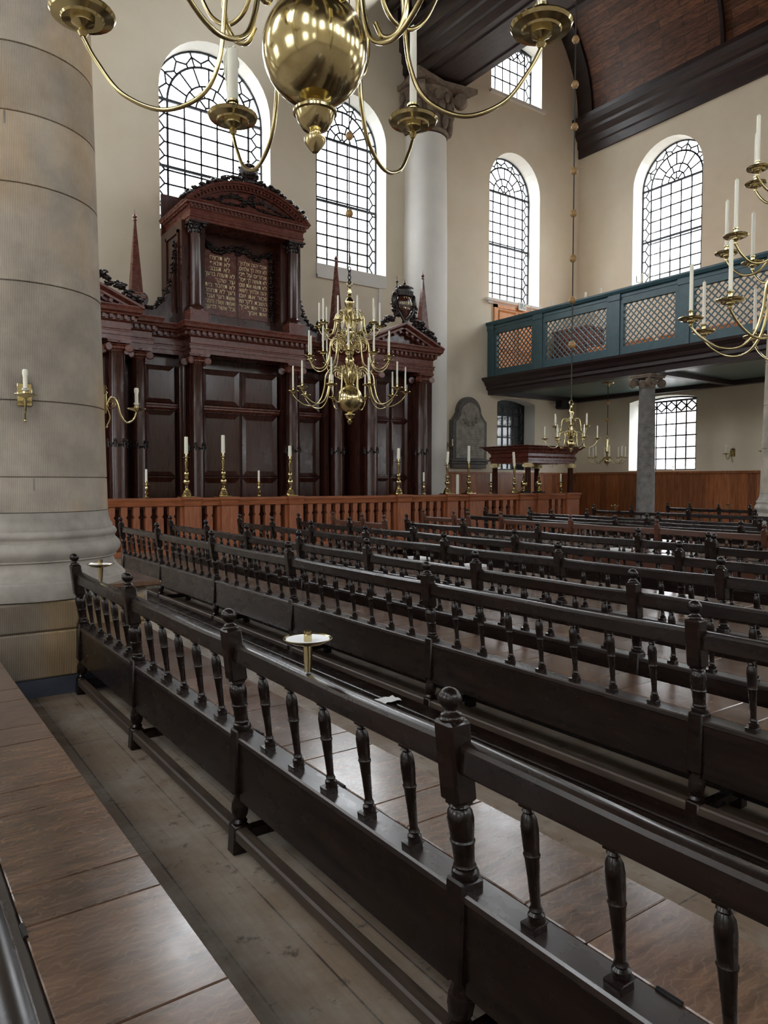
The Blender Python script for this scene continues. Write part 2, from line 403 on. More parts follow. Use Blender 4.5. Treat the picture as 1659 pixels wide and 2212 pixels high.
nwin = [0]
def window(wn, T, detail=True, dim=False):
    """leaded window in its own plane: local x along the wall, z up; T puts it in the hall"""
    c, hf, z0, zs, kind = wn; nwin[0] += 1
    root = put('window_%d' % nwin[0], None); root.matrix_world = T @ Matrix.Translation((c, 0, 0)); struct(root)
    hi = arch_poly(0, hf, z0, zs, 24) if kind == 'a' else seg_poly(0, hf, z0, zs, .16)
    # frame: flat ring
    fw = .05
    lo = arch_poly(0, hf-fw, z0+fw, zs, 24) if kind == 'a' else seg_poly(0, hf-fw, z0+fw, zs-fw, .16)
    m = MB(); n = len(hi); vs = []
    for y in (-.03, .03):
        vs += [(u, y, z) for u, z in hi]+[(u, y, z) for u, z in lo]
    fs = []
    for i in range(n):
        k = (i+1) % n
        fs += [(i, k, n+k, n+i), (2*n+i, 3*n+i, 3*n+k, 2*n+k), (n+i, n+k, 3*n+k, 3*n+i), (i, 2*n+i, 2*n+k, k)]
    m.add(vs, fs); m.build('frame', 'lead', root)
    p = MB(); tri = tessellate_polygon([[Vector((u, z, 0)) for u, z in hi]]); p.add([(u, .012, z) for u, z in hi], [tuple(t) for t in tri]); p.build('pane', 'glass', root)
    g = MB(); W, D = (.05, .02)
    a = hf*.74; top = zs
    bars = []
    def L(x0, y0, x1, y1, ww=W): g.bar((x0, 0, y0), (x1, 0, y1), ww, D)
    ncol = 5 if detail else 4; rows = max(3, round((top-z0)/.4))
    if kind == 's': rows = max(3, round((top-z0)/.46))
    dz = (top-z0)/rows
    for i in range(ncol+1):
        x = -a+2*a*i/ncol; L(x, z0, x, top, W*1.3 if i in (0, ncol) else W)
    for j in range(1, rows):
        L(-a, z0+dz*j, a, z0+dz*j)
    bw = hf-a
    for s in (-1, 1):
        for j in range(rows+1):
            z = z0+dz*j; A = a+bw*.22
            if 0 < j: L(s*a, z, s*A, z)
            if j < rows:
                mz = z+dz/2; L(s*A, z, s*(a+bw*.62), mz); L(s*A, z+dz, s*(a+bw*.62), mz); L(s*(a+bw*.62), mz, s*hf, mz)
                L(s*(a+bw*.62), mz, s*hf, z+dz*.98) if False else None
    for fz in ((0, .475) if kind == 'a' else (0,)):
        z = top-(top-z0)*fz; g.box(-hf, hf, -.035, .035, z-.035, z+.035)
    if kind == 'a':
        def arc(r, n=22, ww=W):
            for i in range(n):
                t0, t1 = PI*i/n, PI*(i+1)/n; L(r*math.cos(t0), top+r*math.sin(t0), r*math.cos(t1), top+r*math.sin(t1), ww)
        def ray(t, r0, r1): L(r0*math.cos(t), top+r0*math.sin(t), r1*math.cos(t), top+r1*math.sin(t))
        arc(a, 26, W*1.3); arc(a*.58); arc(a*.32, 14); arc(a*.1, 8)
        for i in range(1, 8): ray(PI*i/8, a*.58, a)
        for i in range(1, 5): ray(PI*i/5, a*.32, a*.58)
        for i in range(1, 4): ray(PI*i/4, a*.1, a*.32)
        nb = 9
        for i in range(nb):
            t0, t1, tm = PI*i/nb, PI*(i+1)/nb, PI*(i+.5)/nb
            r1, r2 = a+bw*.25, a+bw*.62
            P = lambda r, t: (r*math.cos(t), top+r*math.sin(t))
            L(*P(r1, t0), *P(r2, tm)); L(*P(r2, tm), *P(r1, t1)); L(*P(a, t1), *P(r1, t1)); L(*P(r2, tm), *P(hf, tm))
            L(*P(r2, tm), *P(a, tm)) if i % 2 else None
    elif not dim:
        nd = 5
        for i in range(nd):
            x0 = -a+2*a*i/nd; x1 = x0+2*a/nd; xm = (x0+x1)/2; z = top
            L(x0, z-dz*.5, xm, z-dz*.1); L(xm, z-dz*.1, x1, z-dz*.5); L(x0, z-dz*.5, xm, z-dz*.9); L(xm, z-dz*.9, x1, z-dz*.5)
    g.build('cames', 'lead', root)
    return root
TE = Matrix.Translation((0, YE+DEP, 0))
TR = Matrix.Translation((XR+DEP, 0, 0)) @ Matrix.Rotation(PI/2, 4, 'Z')
TL = Matrix.Translation((XL-DEP, 0, 0)) @ Matrix.Rotation(PI/2, 4, 'Z')
TB = Matrix.Translation((0, YB-DEP, 0))
for q in WIN_E: window(q, TE)
for q in WIN_R: window(q, TR)
for q in WIN_L: window(q, TL, False)
for q in WIN_B: window(q, TB, False)
# sills and the blind panel under the middle window
ntrim = [0]
def trim(b, mat, label=None, smooth=0):
    ntrim[0] += 1; return struct(b.build('trim_%d' % ntrim[0], mat, smooth=smooth))
b = MB(); b.box(18.72, 21.72, YE-.14, YE, 8.3, 8.4); b.box(18.8, 21.65, YE-.09, YE, 8.22, 8.3); trim(b, 'plaster2')
b = MB(); b.box(18.85, 21.75, YE-.12, YE, 15.86, 15.97); trim(b, 'plaster2')
b = MB(); b.box(11.54, 14.21, YE-.03, YE, 8.02, 8.43); b.box(11.54, 14.0, YE-.09, YE, 7.98, 8.08)
b.box(13.9, 14.0, YE-.05, YE, 6.2, 7.98); trim(b, 'plaster2')
# wainscot
b = MB()
x = 16.62
while x < XR-.05:
    x1 = min(x+.24, XR-.03); b.box(x, x1-.004, YE-.04, YE-.002, .02, 1.9); x = x1
b.box(16.6, XR-.03, YE-.09, YE-.002, 1.9, 1.97); b.box(16.6, XR-.03, YE-.06, YE-.002, .0, .16); trim(b, 'wains')
b = MB(); y = YE-.05
while y > -8:
    y1 = y-.3; b.box(XR-.04, XR-.002, y1+.004, y, .02, 1.9); y = y1
b.box(XR-.1, XR-.002, -8, YE-.1, 1.9, 1.985); b.box(XR-.06, XR-.002, -8, YE-.1, 0, .16); trim(b, 'wains')

# beam (entablature) over the right-hand column row, dentilled towards the nave
prof = [(14.95, 14.85), (16.62, 14.85), (16.62, 15.5), (16.75, 15.6), (16.75, 16.2), (14.9, 17.4), (14.0, 17.4), (14.0, 17.28), (14.12, 17.2), (14.2, 17.02), (14.3, 17.0), (14.3, 16.9), (14.62, 16.86),
        (14.62, 16.5), (14.72, 16.45), (14.72, 15.9), (14.82, 15.86), (14.82, 15.55), (14.88, 15.5), (14.88, 15.2), (14.95, 15.16)]
b = MB(); b.prism(prof, YB, YE-.02, 'y')
y = YE-.3
while y > -6:
    b.box(14.3, 14.62, y-.22, y, 16.55, 16.86); y -= .48
for (x0, x1) in ((15.2, 15.24), (16.33, 16.37)): b.box(x0, x1, YB, YE-.6, 14.8, 14.86)
b.box(15.2, 16.37, YE-.64, YE-.6, 14.8, 14.86)
struct(b.build('beam', 'ceil_dark'))
b = MB(); b.prism([(2*8.36-u, v) for u, v in prof], YB, YE-.02, 'y'); struct(b.build('beam', 'ceil_dark'))
# cornice along the right wall
prof = [(XR-.01, 14.68), (XR-.1, 14.68), (XR-.1, 15.0), (XR-.16, 15.05), (XR-.16, 15.3), (XR-.24, 15.38), (XR-.3, 15.5), (XR-.3, 15.62), (XR-.44, 15.75), (XR-.5, 15.95), (XR-.5, 16.1), (XR-.01, 16.15)]
b = MB(); b.prism(prof, YB, YE-.01, 'y'); trim(b, 'ceil_dark')
# barrel vault of the aisle
b = MB(); N, K = 40, 28; cx_, ax_, bz_, z0_ = (16.7+XR)/2, (XR-16.7)/2, 4.25, 16.1
uvs = []
arc = [(cx_+ax_*math.cos(PI*i/K), z0_+bz_*math.sin(PI*i/K)) for i in range(K+1)]
vs = []; yy = [YE-.005-(YE-YB)*j/N for j in range(N+1)]
for y in yy: vs += [(u, y, v) for u, v in arc]
b.add(vs, [(j*(K+1)+i, j*(K+1)+i+1, (j+1)*(K+1)+i+1, (j+1)*(K+1)+i) for j in range(N) for i in range(K)])
me = b.mesh('ceiling', 'vault', 60); uvl = me.uv_layers.new(name='UVMap')
slen = [0]
for i in range(K): slen.append(slen[-1]+math.dist(arc[i], arc[i+1]))
for lp in me.loops:
    vi = lp.vertex_index; uvl.data[lp.index].uv = (yy[vi//(K+1)], slen[vi % (K+1)])
struct(put('ceiling', me))
b = MB()
for y in (YE-.35, YE-6.1, YE-11.9):
    n = K
    for i in range(n):
        (u0, v0), (u1, v1) = arc[i], arc[i+1]
        f = .965
        q = lambda u, v: (cx_+(u-cx_)*f, z0_+(v-z0_)*f)
        p0, p1 = q(u0, v0), q(u1, v1); wd = .34 if y > 19 else .06
        b.add([(u0, y-wd, v0), (u1, y-wd, v1), (u1, y+wd, v1), (u0, y+wd, v0), (p0[0], y-wd, p0[1]), (p1[0], y-wd, p1[1]), (p1[0], y+wd, p1[1]), (p0[0], y+wd, p0[1])],
              [(4, 5, 6, 7), (0, 1, 5, 4), (3, 7, 6, 2)])
trim(b, 'ceil_dark')
b = MB(); b.box(XL, 16.7, YB, YE, ZC, ZC+.1); struct(b.build('ceiling', 'ceil_dark'))

# ------------------------------------------------------------------ stone columns
def column(label, cx, cy, drums, courses=True):
    root = thing('stone_column', label, 'column', (cx, cy, 0), 0)
    s_ = .76
    b = MB(); b.cbox(-s_, s_, -s_, -.02, .132, .478, .012); b.cbox(-s_, s_, 0, s_, .132, .478, .012)
    b.cbox(-s_+.012, -.36, -s_+.008, s_-.01, .482, .70, .014); b.cbox(-.355, s_-.012, -s_+.008, s_-.01, .482, .70, .014)
    b.box(-s_+.05, s_-.05, -s_+.05, s_-.05, .1, .69)
    me = b.mesh('plinth', 'stone_d'); uvbox(me); put('plinth', me, root)
    b = MB(); b.box(-s_-.012, s_+.012, -s_-.012, s_+.012, 0, .13); b.build('skirting', 'bluestone', root)
    prof = [(.745, .70), (.765, .71), (.77, .83), (.762, .842), (.755, .845), (.75, .86), (.735, .87), (.705, .90), (.685, .935), (.675, .97), (.68, .985), (.70, .99), (.70, 1.0)]
    prof += [(.70+.035*math.sin(PI*i/8), 1.0+.13*i/8) for i in range(9)]
    prof += [(.69, 1.135), (.69, 1.15)]+[(.69+.016*math.sin(PI*i/5), 1.155+.06*i/5) for i in range(6)]
    prof += [(.672, 1.22), (.672, 1.245), (.655, 1.27), (.643, 1.31), (.638, 1.36)]
    b = MB(); b.lathe(prof, 64); b.build('base_moulding', 'stone_s', root, smooth=40)
    b = MB(); zs = drums
    R = lambda z: .636-.0205*max(0, z-1.4)
    for z0, z1 in zip(zs, zs[1:]):
        e = .006
        b.lathe([(R(z0)-.012, z0), (R(z0), z0+e), (R((z0+z1)/2), (z0+z1)/2), (R(z1), z1-e), (R(z1)-.012, z1)], 72)
    me = b.mesh('shaft', 'stone', 35); uvl = me.uv_layers.new(name='UVMap')
    for lp in me.loops:
        v = me.vertices[lp.vertex_index].co; uvl.data[lp.index].uv = (abs(math.atan2(v.y, v.x))*.63*4, v.z*.3)
    put('shaft', me, root)
    # vertical joints between the blocks of each drum: thin mortar strips let into the shaft
    for i, (z0, z1) in enumerate(zip(zs, zs[1:])):
        if z0 > 6: break
        for a in ([-2.02] if i % 2 else [-1.63-.25*(i % 3)]):
            b = MB(); rr = R((z0+z1)/2); T = Matrix.Rotation(a, 4, 'Z'); b.box(rr-.02, R(z1)+.0015, -.006, .006, z0+.01, z1-.01, T)
            b.build('mortar_joint', 'greystone', root)
    return root
def uvbox(me):
    uvl = me.uv_layers.new(name='UVMap')
    for p in me.polygons:
        n = p.normal
        for li in p.loop_indices:
            v = me.vertices[me.loops[li].vertex_index].co
            uvl.data[li].uv = ((v.y if abs(n.x) > abs(n.y) else v.x)*4, v.z*.3)
DR = [1.36, 1.63, 2.2, 3.08, 3.8, 4.32, 4.82, 5.4, 6.1, 6.9, 7.7, 8.6, 9.5, 10.4, 11.3, 12.2, 13.1]
colA = column('huge round sandstone column standing at the left edge of the pews', 1.04, 6.585, DR)
# ledge board round the plinth
b = MB(); b.cbox(.45, .92, -.62, .62, .74, .78, .01); b.build('ledge_board', 'seat', colA)
b = MB(); b.cbox(.50, .84, -.5, .5, .58, .735, .02); b.build('ledge_block', 'stone_s', colA)
column('grey round stone column base among the far pews at the right edge', 15.7, 7.42, [1.36, 2.3, 3.2, 4.1, 5., 6, 7, 8, 9, 10, 11, 12, 13.1])
def big_capital(cx, cy, z0, r):
    """leafy capital with four corner volutes"""
    b = MB(); b.lathe([(r*.98, z0), (r*1.06, z0+.08), (r*1.0, z0+.14), (r*1.02, z0+.6), (r*1.12, z0+1.1), (r*1.25, z0+1.38)], 40, Matrix.Translation((cx, cy, 0)))
    R = random.Random(3)
    for ring, (zz, rr, n, sz) in enumerate(((z0+.35, r*1.08, 14, .2), (z0+.75, r*1.12, 14, .2), (z0+1.1, r*1.2, 14, .14))):
        for i in range(n):
            a = 2*PI*(i+.5*ring)/n
            b.ball((cx+rr*math.cos(a), cy+rr*math.sin(a), zz), sz, 7, 5, None, (.7, .7, 1.3))
    for i in range(4):
        a = PI/4+PI/2*i; c = Vector((cx+r*1.55*math.cos(a), cy+r*1.55*math.sin(a), z0+1.15))
        T = Matrix.Translation(c) @ Matrix.Rotation(a, 4, 'Z') @ Matrix.Rotation(PI/2, 4, 'X')
        b.lathe([(.05, -.16), (.22, -.14), (.22, .14), (.05, .16)], 14, T)
    h = r*1.62; b.prism([(cx-h, cy-h), (cx, cy-h*.82), (cx+h, cy-h), (cx+h*.82, cy), (cx+h, cy+h), (cx, cy+h*.82), (cx-h, cy+h), (cx-h*.82, cy)], z0+1.36, z0+1.52, 'z')
    return b
def halfcol(x):
    root = thing('engaged_column', 'tall pale plastered half column with a weathered carved capital under the dark beam' if x > 10 else 'plastered half column on the east wall behind the big stone column', 'column', (x, YE, 0)); root['kind'] = 'structure'
    b = MB(); b.lathe([(.80, 0), (.80, 4), (.78, 10), (.74, 13.2)], 48, Matrix.Translation((0, -.15, 0)))
    b.build('shaft', 'plaster2', root, smooth=40)
    c = big_capital(0, -.15, 13.25, .78); c.build('capital', 'capstone', root, smooth=50)
halfcol(15.72); halfcol(1.02)

# ------------------------------------------------------------------ benches
LEAN = lambda z: -.12*(z-.5) if z > .5 else -.06*(.5-z)
def leaned(b):
    b.v = [(x+LEAN(z), y, z) for x, y, z in b.v]; return b
def newel_mesh(mat):
    b = MB()
    b.cbox(-.036, .036, -.034, .034, 0, .125, .006)
    b.lathe([(.030, .122), (.035, .135), (.026, .148), (.034, .165), (.038, .19), (.037, .215), (.027, .245), (.031, .26)], 18)
    b.cbox(-.043, .036, -.037, .037, .262, .538, .007)
    b.lathe([(.036, .536), (.039, .546), (.036, .557), (.030, .562), (.032, .57), (.029, .575), (.0285, .58), (.0315, .632), (.034, .636), (.035, .641), (.032, .646), (.0345, .67), (.037, .70), (.034, .723), (.026, .733), (.030, .739), (.026, .746)], 20)
    b.prism([(-.026, -.026), (.026, -.026), (.026, .026), (-.026, .026)], .742, .758, 'z')
    b.cbox(-.037, .037, -.037, .037, .752, .976, .008)
    return leaned(b).mesh('newel', mat, 35)
def finial_mesh(mat):
    b = MB()
    b.lathe([(.034, .974), (.035, .979), (.031, .982), (.028, .987), (.029, .991), (.021, .996), (.018, .999), (.0165, 1.003)]+[(.0325*math.sin(PI*(.17+.83*i/10)), 1.032-.031*math.cos(PI*(.17+.83*i/10))) for i in range(11)], 20)
    return leaned(b).mesh('finial', mat, 60)
def baluster_mesh(mat):
    b = MB(); o = .012
    b.cbox(-.0235, .0235, -.0235, .0235, .510, .532, .002)
    b.lathe([(.02, .531), (.0225, .54), (.021, .55), (.0145, .556), (.0175, .562), (.0145, .568), (.0125, .575), (.0150, .64), (.0185, .695), (.0205, .699), (.0215, .704), (.019, .709), (.0210, .74), (.0220, .772), (.0195, .795), (.0125, .808), (.0165, .814), (.0125, .821), (.0155, .828)], 14)
    b.prism([(-.016, -.016), (.016, -.016), (.016, .016), (-.016, .016)], .824, .836, 'z')
    b.cbox(-.0225, .0225, -.0235, .0235, .832, .862, .003)
    b.box(-.021, .021, -.036, .036, .848, .862)
    b.v = [(x+(o if z > .53 else .0), y, z) for x, y, z in b.v]
    return leaned(b).mesh('baluster', mat, 35)
MESH = {}
for k in ('bench', 'bench_b'):
    MESH[k] = (newel_mesh(k), finial_mesh(k), baluster_mesh(k))
def bench(label, X, posts, mat='bench', depth=.385, strip=.062):
    """X: world x of the back of the seat; posts: y of the newels (descending)"""
    posts = sorted(posts); y0, y1 = posts[0], posts[-1]
    root = thing('pew', label, 'pew', (X, y0, 0), 0, None)
    nm, fm, bm_ = MESH[mat]
    sw = 'seat'
    for y in posts:
        n = put('newel', nm, root, (0, y-y0, 0)); put('finial', fm, n)
    for a, c in zip(posts, posts[1:]):
        L = c-a; n = max(2, round(L/.243)-1)
        for i in range(n): put('baluster', bm_, root, (0, a-y0+L*(i+1)/(n+1), 0))
        ya, yc = a-y0+.034, c-y0-.034
        r = MB(); lo = LEAN(.88)
        pr_ = [(-.010, .838), (.042, .838), (.045, .843), (.045, .907), (.040, .917), (.031, .9215), (.017, .9225), (.004, .9215), (-.006, .917), (-.013, .907), (-.013, .843)]
        nseg = 5; vs = []; fs = []
        for j in range(nseg+1):
            t = j/nseg; sag = -.006*math.sin(PI*t)+.002*math.sin(9*t+a)
            vs += [(px+lo, ya+(yc-ya)*t, pz+(sag if pz > .85 else 0)) for px, pz in pr_]
        k = len(pr_)
        for j in range(nseg):
            for i in range(k): fs.append((j*k+i, j*k+(i+1) % k, (j+1)*k+(i+1) % k, (j+1)*k+i))
        fs += [tuple(range(k)), tuple(nseg*k+i for i in range(k))[::-1]]
        r.add(vs, fs); r.build('top_rail', mat, root, smooth=30)
        p = MB(); p.cbox(-.036, -.012, ya, yc, .235, .5, .004); p.build('apron_panel', mat, root)
        p = MB(); p.cbox(-.055, -.0, ya-.01, yc+.01, .06, .115, .008); p.build('foot_rail', 'foot', root)
        p = MB(); p.cbox(depth-.06, depth-.01, ya, yc, .05, .1, .006); p.build('front_stretcher', mat, root)
    for y in posts:
        p = MB(); p.cbox(.02, depth-.05, y-y0-.024, y-y0+.024, .05, .1, .005); p.build('cross_stretcher', mat, root)
        p = MB(); p.cbox(depth-.072, depth-.008, y-y0-.032, y-y0+.032, 0, .115, .006)
        p.lathe([(.026, .112), (.033, .15), (.034, .18), (.025, .21)], 14, Matrix.Translation((depth-.04, y-y0, 0)))
        p.cbox(depth-.072, depth-.008, y-y0-.032, y-y0+.032, .2, .48, .006); p.build('front_leg', mat, root, smooth=35)
    p = MB(); p.cbox(depth-.04, depth-.02, 0, y1-y0, .2, .48, .003); p.build('front_panel', mat, root)
    s = MB(); R = random.Random(int(X*100))
    s.cur = 1; s.cbox(-.041, strip-.001, -.05, y1-y0+.05, .483, .512, .006); s.cur = 0
    y = -.05
    pat = [.46, .2]; i = 0
    while y < y1-y0+.04:
        yn = min(y+pat[i % 2]*R.uniform(.9, 1.15), y1-y0+.05); i += 1
        if y1-y0+.05-yn < .1: yn = y1-y0+.05
        s.cbox(strip+.001, depth, y+.0012, yn-.0012, .482, .512, .003); y = yn
    s.build('seat', [sw, 'strip'], root)
    if X < 2.2:
        y = .35
        while y < y1-y0:
            hg = MB(); hg.lathe([(.006, -.03), (.006, .03)], 8, Matrix.Translation((strip, y, .513)) @ Matrix.Rotation(PI/2, 4, 'X')); hg.build('hinge', 'iron', root, smooth=40); y += .66
    return root
bench('nearest long pew with worn brown seat running along the bottom left corner', 0.164, [-1.75, -.3, 2.72, 4.17, 5.66], 'bench', .455, .115)
B1 = bench('dark foreground pew seen from behind with two candle pans on its rail', 1.295, [-1.46, -.03, 1.44, 2.88, 4.37, 5.74])
# black disc on the first pew's rail, painted shade of a peg hole
h = MB(); h.lathe([(.012, 0), (.012, .0012), (.009, .0012), (.009, .0004)], 16, Matrix.Translation((LEAN(.92)+.014, .50+1.46, .9188))); h.build('peg_hole', 'black', B1)
bench('second dark pew from us, in front of the long footboard', 3.122, [11.17, 9.48, 7.62, 5.82, 3.83, 1.87, -.1])
bench('third dark pew from us, close behind the second one', 3.912, [11.27, 9.78, 8.43, 7.07, 5.73, 4.21, 2.77, 1.3])
bench('fourth dark pew from us, a wide aisle beyond the third', 5.062, [11.23, 10.03, 8.83, 7.47, 5.96, 4.38, 2.86, 1.4])
bench('fifth dark pew from us with papers lying beyond it', 6.062, [11.03, 9.41, 7.81, 5.9, 3.83, 2.2])
bench('short reddish brown pew touching the left end of a black one', 6.882, [11.25, 10.29, 9.64], 'bench_b')
bench('long black pew continuing right from a short reddish brown pew', 7.432, [9.76, 8.34, 6.82, 5.24, 4.36])
bench('black pew at the right edge starting at a doubled newel', 7.262, [4.2, 2.7, 1.3])
bench('short tan pew beside the white papers near the altar rail', 8.952, [11.23, 10.32, 9.92], 'bench_b')
bench('long brown pew with a straight rail right of the short tan pew', 9.462, [9.6, 7.98, 6.37, 4.8, 3.2], 'bench_b')
bench('dark pew behind the long brown pew', 9.992, [11.1, 9.4, 7.5, 5.4, 3.6])
bench('dark pew close to the right end of the altar rail balusters', 10.912, [11.56, 9.67, 7.55, 5.6, 4.0])
bench('low dark pew ending left of the grey gallery column', 11.912, [11.2, 9.64, 8.0, 6.2, 4.6])
bench('dark pew crossing in front of the gallery column foot', 14.512, [11.54, 10.47, 9.03, 7.57, 6.2])
bench('farthest dark pew in front of the wood panelled wall', 17.562, [11.54, 10.9, 10.1, 9.3, 8.0, 6.6])
# footboard on the floor in front of the second pew
fb = thing('footboard', 'long low dark footboard on the floor behind the second pew', 'footboard', (2.72, 1, 0))
b = MB(); b.cbox(0, .13, 0, 9.9, .07, .1, .006); b.cbox(.15, .3, 0, 9.9, .07, .1, .006); b.build('board', 'bench', fb)
for k in range(8):
    b = MB(); b.box(.02, .28, .2+k*1.35, .28+k*1.35, 0, .07); b.build('bearer', 'bench', fb)

# candle pans plugged into the pew rails
def pan_holder(label, x, y, z, s=1, white=True):
    root = thing('candle_pan', label, 'candle holder', (x, y, z), 0, None)
    b = MB(); b.lathe([(.012, 0), (.015, .04), (.017, .085), (.019, .1)], 20); b.build('stem', 'brass', root, smooth=40)
    b = MB(); b.lathe([(.016, .094), (.06, .104), (.086, .118), (.0885, .121), (.0855, .122), (.058, .111), (.014, .105)], 40); b.build('pan', 'brass', root, smooth=40)
    if white:
        b = MB(); b.lathe([(.016, .1065), (.058, .1115), (.078, .1188), (.076, .1195), (.057, .113), (.016, .109)], 36); b.build('paper_liner', 'white', root, smooth=40)
    b = MB(); b.lathe([(.0145, .1), (.0145, .147), (.0125, .147), (.0125, .11)], 20); b.build('socket', 'brass', root, smooth=40)
    return root
pan_holder('brass candle pan lined with white on the foreground pew rail', 1.26, 2.25, .923)
pan_holder('brass candle pan with white liner near the stone column', 1.26, 5.1, .923)
pan_holder('small brass candle pan on a far pew left of the gallery column', 14.46, 10.93, .923, 1, False)
pan_holder('small brass candle pan on the farthest pew right of the gallery column', 17.51, 9.85, .923, 1, False)
b = MB(); n = 6; vs = []; R = random.Random(5)
for i in range(n):
    for j in range(n): vs.append((i*.03, j*.022, .006+.012*abs(math.sin(i*1.3+j*.9))))
vs += [(x, y, z+.0015) for x, y, z in vs]
fs = [(i*n+j, i*n+j+1, (i+1)*n+j+1, (i+1)*n+j) for i in range(n-1) for j in range(n-1)]
fs += [tuple(n*n+k for k in f[::-1]) for f in fs]
b.add(vs, fs); tag(b.build('paper_sheet', 'white', None, (2.78, 3.93, .1), 40), 'crumpled white paper lying on the long footboard behind the second pew', 'paper')
# white slabs on the middle pew seats stand in for windows reflected there
R = random.Random(11)
for k, (x, y, dx, dy, mat) in enumerate([(6.27, 8.0, .2, .3, 'white'), (6.3, 6.9, .2, .25, 'white'), (7.65, 7.9, .2, .3, 'white'), (9.68, 7.2, .2, .34, 'white')]):
    b = MB(); b.cbox(-dx/2, dx/2, -dy/2, dy/2, 0, .035, .004)
    tag(b.build('book', mat, None, (x, y, .513)), ['white book lying on the seat of the fifth dark pew', 'pale book further right on the seat of the fifth dark pew', 'white book on the seat of the long black pew', 'white book on the seat of the long brown pew'][k], 'book')

# ------------------------------------------------------------------ the ark (tall mahogany front on the east wall)
CX = 8.38
ark = thing('ark', 'tall carved mahogany ark wall with columns, pediments and Hebrew tablets', 'ark', (CX, YE, 0))
def AY(y): return y-YE                 # local y
def amb(): return MB()
def aput(b, name, mat, parent=ark, smooth=0): return b.build(name, mat, parent, smooth=smooth)
def foliage(b, pts, n, spread, size, seed):
    R = random.Random(seed); P = cat_rom(pts, 8)
    for i in range(n):
        p = P[min(len(P)-1, int(R.random()*len(P)))]
        c = Vector(p)+Vector((R.uniform(-1, 1)*spread, R.uniform(-.5, .5)*spread, R.uniform(-1, 1)*spread))
        b.leaf(c, size*R.uniform(.6, 1.25), R)
    b.tube(P, size*.35, 6)
    return b
def panel(b, x0, x1, z0, z1, y, fr=.13, d=.035, raise_=True):
    """framed panel facing -y: bevelled frame, sunk field with raised centre"""
    xs = [(x0, x1, z0, z1, 0), (x0+fr*.12, x1-fr*.12, z0+fr*.12, z1-fr*.12, -.03), (x0+fr, x1-fr, z0+fr, z1-fr, .018), (x0+fr*1.06, x1-fr*1.06, z0+fr*1.06, z1-fr*1.06, .03), (x0+fr*1.12, x1-fr*1.12, z0+fr*1.12, z1-fr*1.12, .028)]
    vs = []; fs = []
    for a, c, e, f, dd in xs: vs += [(a, y+dd, e), (c, y+dd, e), (c, y+dd, f), (a, y+dd, f)]
    for i in range(len(xs)-1):
        for k in range(4): fs.append((i*4+k, i*4+(k+1) % 4, (i+1)*4+(k+1) % 4, (i+1)*4+k))
    n = (len(xs)-1)*4
    a, c, e, f, dd = xs[-1]
    if raise_:
        m = min(c-a, f-e)*.5
        q = y+.01 if max(c-a, f-e) < 1.9*min(c-a, f-e) else y+.022; vs += [(a+m*.98, q, e+m*.98), (c-m*.98, q, e+m*.98), (c-m*.98, q, f-m*.98), (a+m*.98, q, f-m*.98)]
        for k in range(4): fs.append((n+k, n+(k+1) % 4, n+4+(k+1) % 4, n+4+k))
        fs.append((n+4, n+5, n+6, n+7))
    else: fs.append((n, n+1, n+2, n+3))
    b.add(vs, fs)
# plain carcass
b = amb()
b.box(-6.3, 6.3, AY(18.95), AY(YE)-.01, 0, 4.9); b.box(-6.4, 6.4, AY(18.75), AY(YE)-.01, 4.88, 5.6)
for s in (-1, 1):
    q = lambda a, c: (min(s*a, s*c), max(s*a, s*c))
    b.box(*q(3.3, 6.2), AY(18.0), AY(18.96), 0, 4.88)
    b.box(*q(1.2, 1.75), AY(18.6), AY(18.96), 0, 4.88); b.box(*q(2.62, 3.32), AY(18.6), AY(18.96), 0, 4.88)
    for xx in (1.62, 2.68): b.box(*q(xx, xx+.07), AY(18.5), AY(18.62), 0, 4.75)
    # pilasters behind the free columns
    for xx, yy in ((1.4, 18.5), (2.9, 18.5), (3.6, 17.9), (5.46, 17.9)): b.box(*q(xx-.19, xx+.19), AY(yy), AY(yy)+.3, 0, 4.62)
aput(b, 'carcass', 'mahog')
# doors and panels
def door(x0, x1, zs, y, name='door'):
    b = amb(); b.box(x0, x1, y, y+.05, zs[0], zs[-1])
    for z0, z1 in zip(zs, zs[1:]): panel(b, x0+.01, x1-.01, z0+.012, z1-.012, y-.005, min(.2, (x1-x0)*.2))
    return aput(b, name, 'mahog')
for s in (-1, 1):
    a, c = (0.005, 1.14) if s > 0 else (-1.14, -.005)
    d = door(a, c, [.9, 1.72, 3.46], AY(18.72)); d = door(a, c, [3.62, 4.62], AY(18.72), 'door_panel')
    a, c = sorted((s*1.78, s*2.6)); door(a, c, [.9, 1.72, 3.46], AY(18.86)); door(a, c, [3.62, 4.62], AY(18.86), 'door_panel')
    for a, c in ((s*3.86, s*4.5), (s*4.56, s*5.2)):
        a, c = sorted((a, c)); door(a, c, [.9, 1.72, 3.46, 4.62], AY(17.96), 'side_panel')
for x0, x1, y in ((-1.18, 1.18, 18.7), (-2.62, -1.75, 18.84), (1.75, 2.62, 18.84)):
    b = amb(); b.prism([(AY(y)+.05, 3.46), (AY(y), 3.47), (AY(y)-.05, 3.52), (AY(y)-.05, 3.56), (AY(y)-.09, 3.58), (AY(y)-.09, 3.62), (AY(y)+.05, 3.63)], x0, x1, 'x'); aput(b, 'ledge', 'mahog_l')
b = amb(); b.lathe([(.012, 0), (.012, .03)], 10, Matrix.Translation((.06, AY(18.69), 2.6)) @ Matrix.Rotation(PI/2, 4, 'X')); aput(b, 'lock', 'iron')
